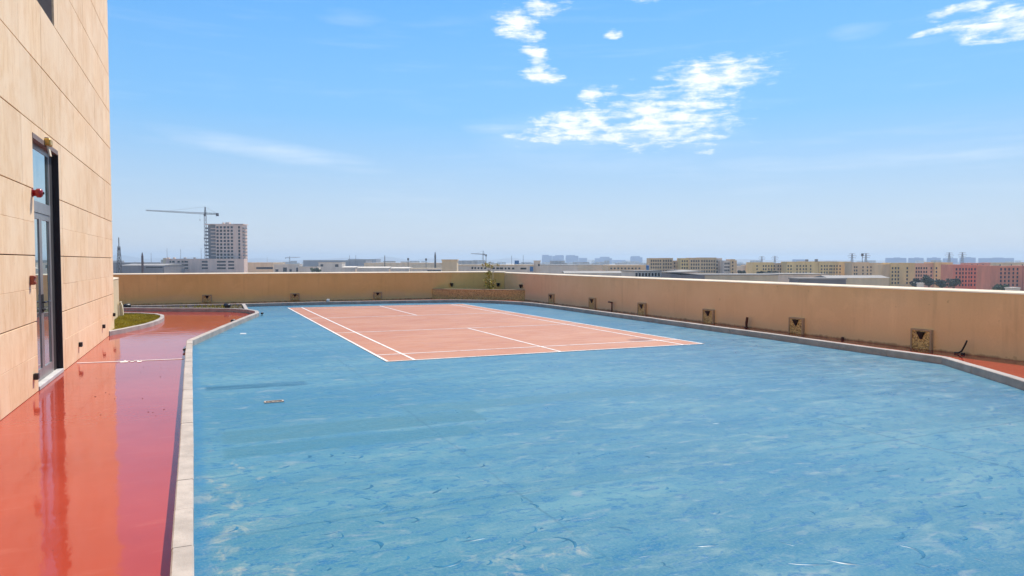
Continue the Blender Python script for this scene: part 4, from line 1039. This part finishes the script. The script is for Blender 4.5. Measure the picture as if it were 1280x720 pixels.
def ex1(b, zt):
    MB().box(b.x(662.5), -.25, b.z(339.5), b.x(666.4), -.02, b.z(333.4)).build('blue_door', M['bluep'], b.root)
shed('long_house', 'long low grey house with a row of small dark windows and a blue door', 571.3, 667.3, 331.9, 420, 18, M['pale'], M['shed'], cat='house', holes=hw, extra=ex1)
shed('stair_block', 'small grey stair block at the right end of the long house', 667.6, 675.5, 326.6, 424, 5, M['pale'], M['pale'], cat='building', holes=[(672.7, 674.6, 330, 332.6)])
c = far(646, 326, 520); t = empty('water_tank', (c.x, c.y, GZ), -YAW, 'bright blue water tank above the long low house', 'water tank')
zt_ = CH - (325.6 - 326) * 520 / F - GZ
MB().cbox(-1.6, -1.2, zt_ - 2.7, 1.6, 1.2, zt_, .15).build('tank', M['bluep'], t)
m = MB(); [m.box(x_ - .12, y_ - .12, 0, x_ + .12, y_ + .12, zt_ - 2.71) for x_ in (-1.3, 1.3) for y_ in (-.9, .9)]; m.build('stand', M['steel'], t)
shed('warehouse', 'low grey warehouse right of the small stair block', 675.8, 722, 332, 560, 40, M['pale'], M['roofg'])
shed('warehouse', 'wide beige warehouse below the pale blue skyline', 690, 762, 331.6, 760, 50, M['shed'], M['whiter'])
shed('warehouse', 'low tan warehouse with a row of ochre bays left of the apartments', 760, 808, 331.8, 700, 40, M['tan'], M['shed'], holes=[(763 + 4.4 * k, 765.2 + 4.4 * k, 334.5, 336.5) for k in range(9)])
shed('white_roof_shed', 'wide low shed with a pale sloping roof just over the parapet corner', 706, 793, 341.4, 330, 18, M['whitew'], M['whiter'], .9)
c = far(809.5, 326, 420); t = empty('water_tank', (c.x, c.y, GZ), -YAW, 'dark blue upright tank beside the shed with the dark window row', 'water tank')
zt_ = CH - (331.3 - 326) * 420 / F - GZ
MB().lathe([(.9, zt_ - 3.4), (.9, zt_ - .3), (.5, zt_)], n=14).build('tank', M['bluep'], t, True)
MB().box(-.8, -.8, 0, .8, .8, zt_ - 3.41).build('stand', M['pale'], t)
shed('window_shed', 'white shed with a row of tall dark windows right behind the parapet', 793.5, 827, 339.6, 300, 10, M['whitew'], M['roofg'], cat='shed', holes=[(794.6 + 4.0 * k, 797.3 + 4.0 * k, 341.3, 345.6) for k in range(8)], tilt=.02)
def ex2(b, zt):
    MB().box(-.1, -.3, b.z(345), b.L + .1, -.02, b.z(340)).build('dark_fascia', M['dshed'], b.root)
b = Bld('sloped_shed', 'shed with a dark open gable and a pale sloping roof left of the tan apartments', 'shed', 827, 852, 330, -.16)
zt = b.z(341); zt2 = b.z(337.4, 852)
b.vol('wall', M['dshed'], 0, b.L, zt, 0, 9)
m = MB(); m.v = [(-6, -.5, zt + .1), (b.L, -.5, zt + .9), (b.L, 9, zt + 1.3), (-6, 9, zt + .6), (-6, -.5, zt + .4), (b.L, -.5, zt + 1.3), (b.L, 9, zt + 1.65), (-6, 9, zt + 1.0)]
m.f = [(0, 3, 2, 1), (4, 5, 6, 7), (0, 1, 5, 4), (1, 2, 6, 5), (2, 3, 7, 6), (3, 0, 4, 7)]; m.build('roof', M['whiter'], b.root)
shed('warehouse', 'grey blank warehouse in front of the tan apartment cluster', 852.3, 873, 339.4, 340, 30, M['pale'], M['roofg'])
shed('flat_roof_shed', 'long pale flat roofed shed in front of the dark round trees', 873.3, 973, 344.2, 300, 18, M['shed'], M['roofg'])
shed('flat_roof_shed', 'pale flat shed with low roof in front of the yellow apartments', 973.3, 1036, 343.3, 330, 20, M['pale'], M['whiter'])
shed('flat_roof_shed', 'grey metal roofed shed just over the right parapet', 998, 1058, 349.2, 250, 8, M['dshed'], M['roofg'])
b = shed('gable_shed', 'beige shed with a shallow ridged roof before the yellow apartments', 1036, 1112, 347.5, 300, 14, M['shed'], M['roofg'], 1.0)

# apartment blocks
def apartment(name, label, pl, pr, D, vols, tilt=0.0, group='apartment blocks beyond the right parapet', heads=()):
    b = Bld(name, label, 'apartment block', pl, pr, D, tilt, group)
    for (p0, p1, yt, y0, mat, cols, rows_) in vols:
        x0, x1 = b.x(p0), b.x(p1); zt = b.z(yt, (p0 + p1) / 2) ; hs = []
        if cols:
            ww = 1.25
            for cpx in cols:
                for ry in rows_: hs.append((b.x(cpx) - ww / 2, b.x(cpx) + ww / 2, b.z(ry, cpx) - .85, b.z(ry, cpx) + .85))
        o = b.vol('wall', mat, x0, x1, zt, y0, 14, [h for h in hs if h[2] > .3 and h[3] < zt - .3 and h[0] > x0 + .2 and h[1] < x1 - .2])
        MB().box(x0 + .02, y0 - .18, zt + .004, x1 - .02, y0 + 14.1, zt + .55).build('roof_parapet', mat, b.root)
    for (p, w_, h_) in heads:
        z0 = b.z(min(v[2] for v in vols)) + .5
        b.box('roof_hut', M['dshed'], b.x(p) - w_, b.x(p) + w_, 3, 6, z0, z0 + h_)
    return b
def fr(a, b, n): return [a + (b - a) * (k + .5) / n for k in range(n)]
r4 = lambda y, s, n: [y + s * k for k in range(n)]
apartment('apartment_block', 'tan stepped apartment block farthest left of the cluster', 812, 851, 620, [(812, 828, 323.4, 0, M['tan'], fr(813, 827, 5), r4(326, 4.2, 4)), (828, 842, 323.2, 2.5, M['tan'], fr(829, 841, 4), r4(326, 4.2, 4)), (842, 851, 326.6, 4, M['tan'], fr(843, 850, 2), r4(329, 4.2, 3))])
apartment('apartment_block', 'tan apartment block with a pointed bay in the middle of the cluster', 851.3, 905, 610, [(851.3, 862, 323.4, 1.5, M['yel'], fr(852, 861, 3), r4(326.4, 4.3, 4)), (862, 875.5, 323.0, 0, M['tan'], fr(863, 875, 4), r4(326.4, 4.3, 4)), (875.5, 896, 322.7, 1.2, M['tan'], fr(876.5, 895, 6), r4(326.4, 4.3, 4)), (896, 905, 323.4, 5.5, M['pale'], fr(897, 904, 2), r4(327, 4.3, 4))])
apartment('apartment_block', 'narrow tan apartment block with a taller shaft at the right of the cluster', 905.3, 921.5, 600, [(905.3, 913.5, 326.6, 1.5, M['pale'], fr(906, 913, 3), r4(329.5, 4.3, 4)), (913.5, 919, 324.8, 0, M['tan'], [916], r4(328, 4.3, 4)), (919, 921.5, 326.2, .8, M['tan'], None, None)])
apartment('apartment_block', 'pale apartment block partly hidden by the dark tree', 921.8, 939, 690, [(921.8, 932, 333.4, 2, M['whitew'], None, None), (932, 939, 332, 0, M['tan'], [935.5], r4(335, 4, 2))])
rw4 = r4(332.5, 4.05, 5)
apartment('apartment_block', 'first yellow apartment block behind the dark wide tree', 939.3, 983, 650, [(939.3, 967, 328.6, 0, M['yel'], [946.5, 954.5, 957.5, 961.2, 964.6], rw4), (967, 983, 329.6, 3, M['tan'], [969.5, 974.5, 977.5, 980.8], rw4)])
apartment('apartment_block', 'long yellow apartment block with two dark roof huts', 983.4, 1065, 640, [(983.4, 1006, 327.8, 0, M['yel'], [985.5, 989, 996.5, 1000.5, 1004.6], rw4), (1006, 1024, 327.6, 1.2, M['yel'], [1008.6, 1014.2], rw4), (1024, 1042, 327.5, 0, M['yel'], [1027.3, 1031, 1034, 1037.8, 1040], rw4), (1042, 1065, 327.7, 1.4, M['yel'], [1043.8, 1047.3, 1051.2, 1058, 1060.2], rw4)], heads=[(1011, .9, 1.9), (1023, .9, 2.1)])
apartment('apartment_block', 'grey beige apartment block right of the long yellow one', 1065.3, 1103, 620, [(1065.3, 1086, 328.6, 0, M['tan'], [1068.6, 1071.2, 1079, 1084.6], r4(334, 4.15, 5)), (1086, 1103, 329.4, .8, M['tan'], [1089.5, 1093.6, 1096.6, 1102], r4(334, 4.15, 5))])
rw5 = r4(335.3, 4.6, 5)
apartment('apartment_block', 'tan and yellow apartment block behind the dark trees', 1103.3, 1191, 540, [(1103.3, 1114, 331.5, 1.5, M['tan'], None, None), (1114, 1144, 329.4, 0, M['yel'], [1116, 1119.8, 1123.4, 1134.4], rw5), (1144, 1168.5, 329.8, 1.6, M['pink'], [1147.4, 1150.5, 1153.5, 1157, 1160, 1166], rw5), (1168.5, 1191, 328.8, 0, M['yel'], [1169.6 + 1.4, 1180], rw5)], heads=[])
rw6 = r4(336.6, 4.9, 5)
apartment('apartment_block', 'brick red apartment block with many small windows', 1191.3, 1238, 500, [(1191.3, 1211, 331.6, 0, M['redf'], [1196, 1200.4, 1204.2, 1208], rw6), (1211, 1238, 332.2, 1.2, M['redf'], [1213, 1216.4, 1220.6, 1227.6], rw6)])
apartment('apartment_block', 'rightmost brick red apartment block at the edge of the view', 1238.3, 1295, 470, [(1238.3, 1250, 333.2, 0, M['redf'], [1239.6], rw6), (1250, 1280, 333.6, .9, M['redf'], [1253, 1258, 1263, 1268.4, 1273.6], rw6), (1280, 1295, 333.2, 0, M['redf'], [1284, 1290], rw6)])
apartment('apartment_block', 'pale tan apartment block rising behind the red ones', 1211, 1295, 760, [(1211, 1238, 329.2, 0, M['redf'], [1215, 1222, 1229], [331.2]), (1238, 1295, 328.8, 2, M['tan'], [1252, 1266, 1280], [331.4])])

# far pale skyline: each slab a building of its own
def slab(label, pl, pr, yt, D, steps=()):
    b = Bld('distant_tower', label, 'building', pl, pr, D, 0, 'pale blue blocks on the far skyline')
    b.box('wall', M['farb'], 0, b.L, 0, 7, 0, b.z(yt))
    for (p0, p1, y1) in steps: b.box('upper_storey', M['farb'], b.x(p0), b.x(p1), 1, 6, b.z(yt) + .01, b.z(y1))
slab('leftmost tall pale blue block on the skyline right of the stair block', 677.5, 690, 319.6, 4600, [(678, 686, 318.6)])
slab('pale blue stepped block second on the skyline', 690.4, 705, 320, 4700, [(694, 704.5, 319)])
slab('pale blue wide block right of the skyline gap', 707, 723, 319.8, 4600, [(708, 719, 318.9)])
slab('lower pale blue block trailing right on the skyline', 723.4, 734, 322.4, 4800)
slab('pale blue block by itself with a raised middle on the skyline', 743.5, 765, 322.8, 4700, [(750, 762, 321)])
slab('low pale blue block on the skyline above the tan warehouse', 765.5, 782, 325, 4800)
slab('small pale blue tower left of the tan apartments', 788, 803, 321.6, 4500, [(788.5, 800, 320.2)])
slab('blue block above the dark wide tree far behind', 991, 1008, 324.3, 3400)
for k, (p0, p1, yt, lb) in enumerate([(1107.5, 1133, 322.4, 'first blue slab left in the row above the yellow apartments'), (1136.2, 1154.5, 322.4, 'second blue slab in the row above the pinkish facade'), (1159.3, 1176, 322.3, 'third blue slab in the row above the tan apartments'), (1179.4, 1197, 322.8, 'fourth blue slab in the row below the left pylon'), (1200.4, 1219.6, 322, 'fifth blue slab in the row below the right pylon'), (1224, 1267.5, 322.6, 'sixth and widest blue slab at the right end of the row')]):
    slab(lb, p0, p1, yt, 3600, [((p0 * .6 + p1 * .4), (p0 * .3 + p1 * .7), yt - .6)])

# far ridge and the pale mass of the town
def ridge(name, D, p0, p1, hs, depth, mat):
    m = MB(); n = len(hs); f0 = []
    for k, y in enumerate(hs):
        px = p0 + (p1 - p0) * k / (n - 1); a = far(px, y, D); bb = far(px, 326, D); f0.append((a, bb))
    for k in range(n - 1):
        a, bb = f0[k]; a2, b2 = f0[k + 1]; off = FH * depth
        lo = lambda v: (v.x, v.y, GZ - .5)
        fwd = lambda v, q: (v.x - FH.x * q, v.y - FH.y * q, GZ - .5)
        m.quad(fwd(bb, depth), fwd(b2, depth), a2, a); m.quad(a, a2, fwd(b2, -depth), fwd(bb, -depth))
    tag(m.build(name, mat, fix=False, smooth=True), kind='structure')
hs = [325 - 5.0 * max(0, mnoise.noise(Vector((k * .31, 2.2, 0))) + .25) - (3.0 if k < 10 else 0) * math.sin(k / 10 * math.pi) ** 2 for k in range(64)]
ridge('hills', 8500, 100, 700, hs, 900, M['hill'])
hs = [325.6 - 1.6 * max(0, mnoise.noise(Vector((k * .22, 7.9, 0))) + .45) for k in range(70)]
ridge('hills', 7000, 690, 1500, hs, 900, M['hill'])
tw_ = MB()
for k in range(900):
    D = rnd.uniform(1300, 5200); px = rnd.uniform(-200, 1500); p = far(px, 326, D)
    w_ = rnd.uniform(8, 45); d_ = rnd.uniform(8, 30); h_ = rnd.uniform(4, 17) if rnd.random() < .85 else rnd.uniform(15, 26)
    tw_.box(p.x - w_ / 2, p.y - d_ / 2, GZ - .2, p.x + w_ / 2, p.y + d_ / 2, GZ + h_)
tag(tw_.build('distant_town', mk_facade('distant_town_walls', (0.36, 0.31, 0.25), .3), fix=False), kind='stuff')

# trees between the blocks
def tree(px, pw, yt, yb, D, mat, label, lobes=13):
    c = far(px, 326, D); k = D / F; H_ = CH - (yt - 326) * k - GZ; Wd = pw * k / 2; zb = max(1.0, CH - (yb - 326) * k - GZ)
    t = empty('tree', (c.x, c.y, GZ), 0, label, 'tree', 'trees between the blocks and the parapet')
    th = max(zb, 2.0) + .35 * (H_ - zb)
    m = MB(); m.tube([(0, 0, 0), (.1, 0, th * .6), (0, .1, th)], [.32, .24, .12], 7)
    for q in range(5):
        a = q * 1.26; m.tube([(0, 0, th * .7), (Wd * .45 * math.cos(a), Wd * .45 * math.sin(a), th + (H_ - th) * .5)], [.13, .05], 5)
    m.build('trunk', M['bark'], t)
    m = MB(); hc = (H_ - zb) / 2
    for q in range(lobes):
        a = rnd.uniform(0, 6.28); rr = rnd.uniform(.05, .8) * Wd; zc = zb + hc * rnd.uniform(.35, 1.55)
        lr = min(Wd * .62, hc * .75) * rnd.uniform(.65, 1.0); zc = min(zc, H_ - lr * .8)
        leafcloud(m, (rr * math.cos(a), rr * math.sin(a), zc), lr, 170, .46, .85)
    m.build('crown', mat, t, fix=False)
tree(926, 14, 338, 344.5, 430, M['leafd'], 'small dark tree at the right of the tan cluster')
tree(953, 16, 339, 346, 420, M['leafd'], 'left half of the dark wide tree pair before the yellow block'); tree(965, 18, 338.3, 346, 425, M['leafd'], 'right half of the dark wide tree pair before the yellow block')
tree(1145.5, 12, 348, 358, 400, M['leafd'], 'small dark tree left of the white canopy')
tree(1162, 14.5, 343.3, 358, 395, M['leafd'], 'tallest dark tree before the pinkish facade')
tree(1178, 13, 349, 359, 390, M['leafd'], 'short dark tree between the taller dark ones'); tree(1193, 17, 348, 359, 390, M['leafd'], 'broad dark tree at the left foot of the red block')
tree(1249, 33, 355.3, 364, 370, M['leafg'], 'wide low bright green tree before the red block', 14)
tree(397, 20, 334.6, 340.5, 600, M['leafg'], 'low green bush before the two windowed house above the back parapet', 12)
shed('canopy', 'small white canopy roof between the dark trees', 1150.5, 1155.5, 354.6, 385, 3, M['whitew'], M['whitew'], cat='canopy')
shed('canopy', 'white flat canopy roof at the right edge over the parapet', 1266.5, 1276, 360.6, 330, 5, M['whitew'], M['whitew'], cat='canopy')

# ------------------------------------------------------------------ air
hz = MB().box(-11600, -11600, GZ - 1.0, 11600, 11600, 92.0).build('haze', None)
hm = bpy.data.materials.new('haze'); hm.use_nodes = True; ht = hm.node_tree; ht.nodes.clear()
pv = ht.nodes.new('ShaderNodeVolumePrincipled'); pv.inputs['Density'].default_value = 2.0e-4; pv.inputs['Color'].default_value = (0.72, 0.87, 1.0, 1); pv.inputs['Anisotropy'].default_value = 0.2
oo = ht.nodes.new('ShaderNodeOutputMaterial'); ht.links.new(pv.outputs[0], oo.inputs['Volume'])
hz.data.materials.append(hm); tag(hz, kind='stuff')
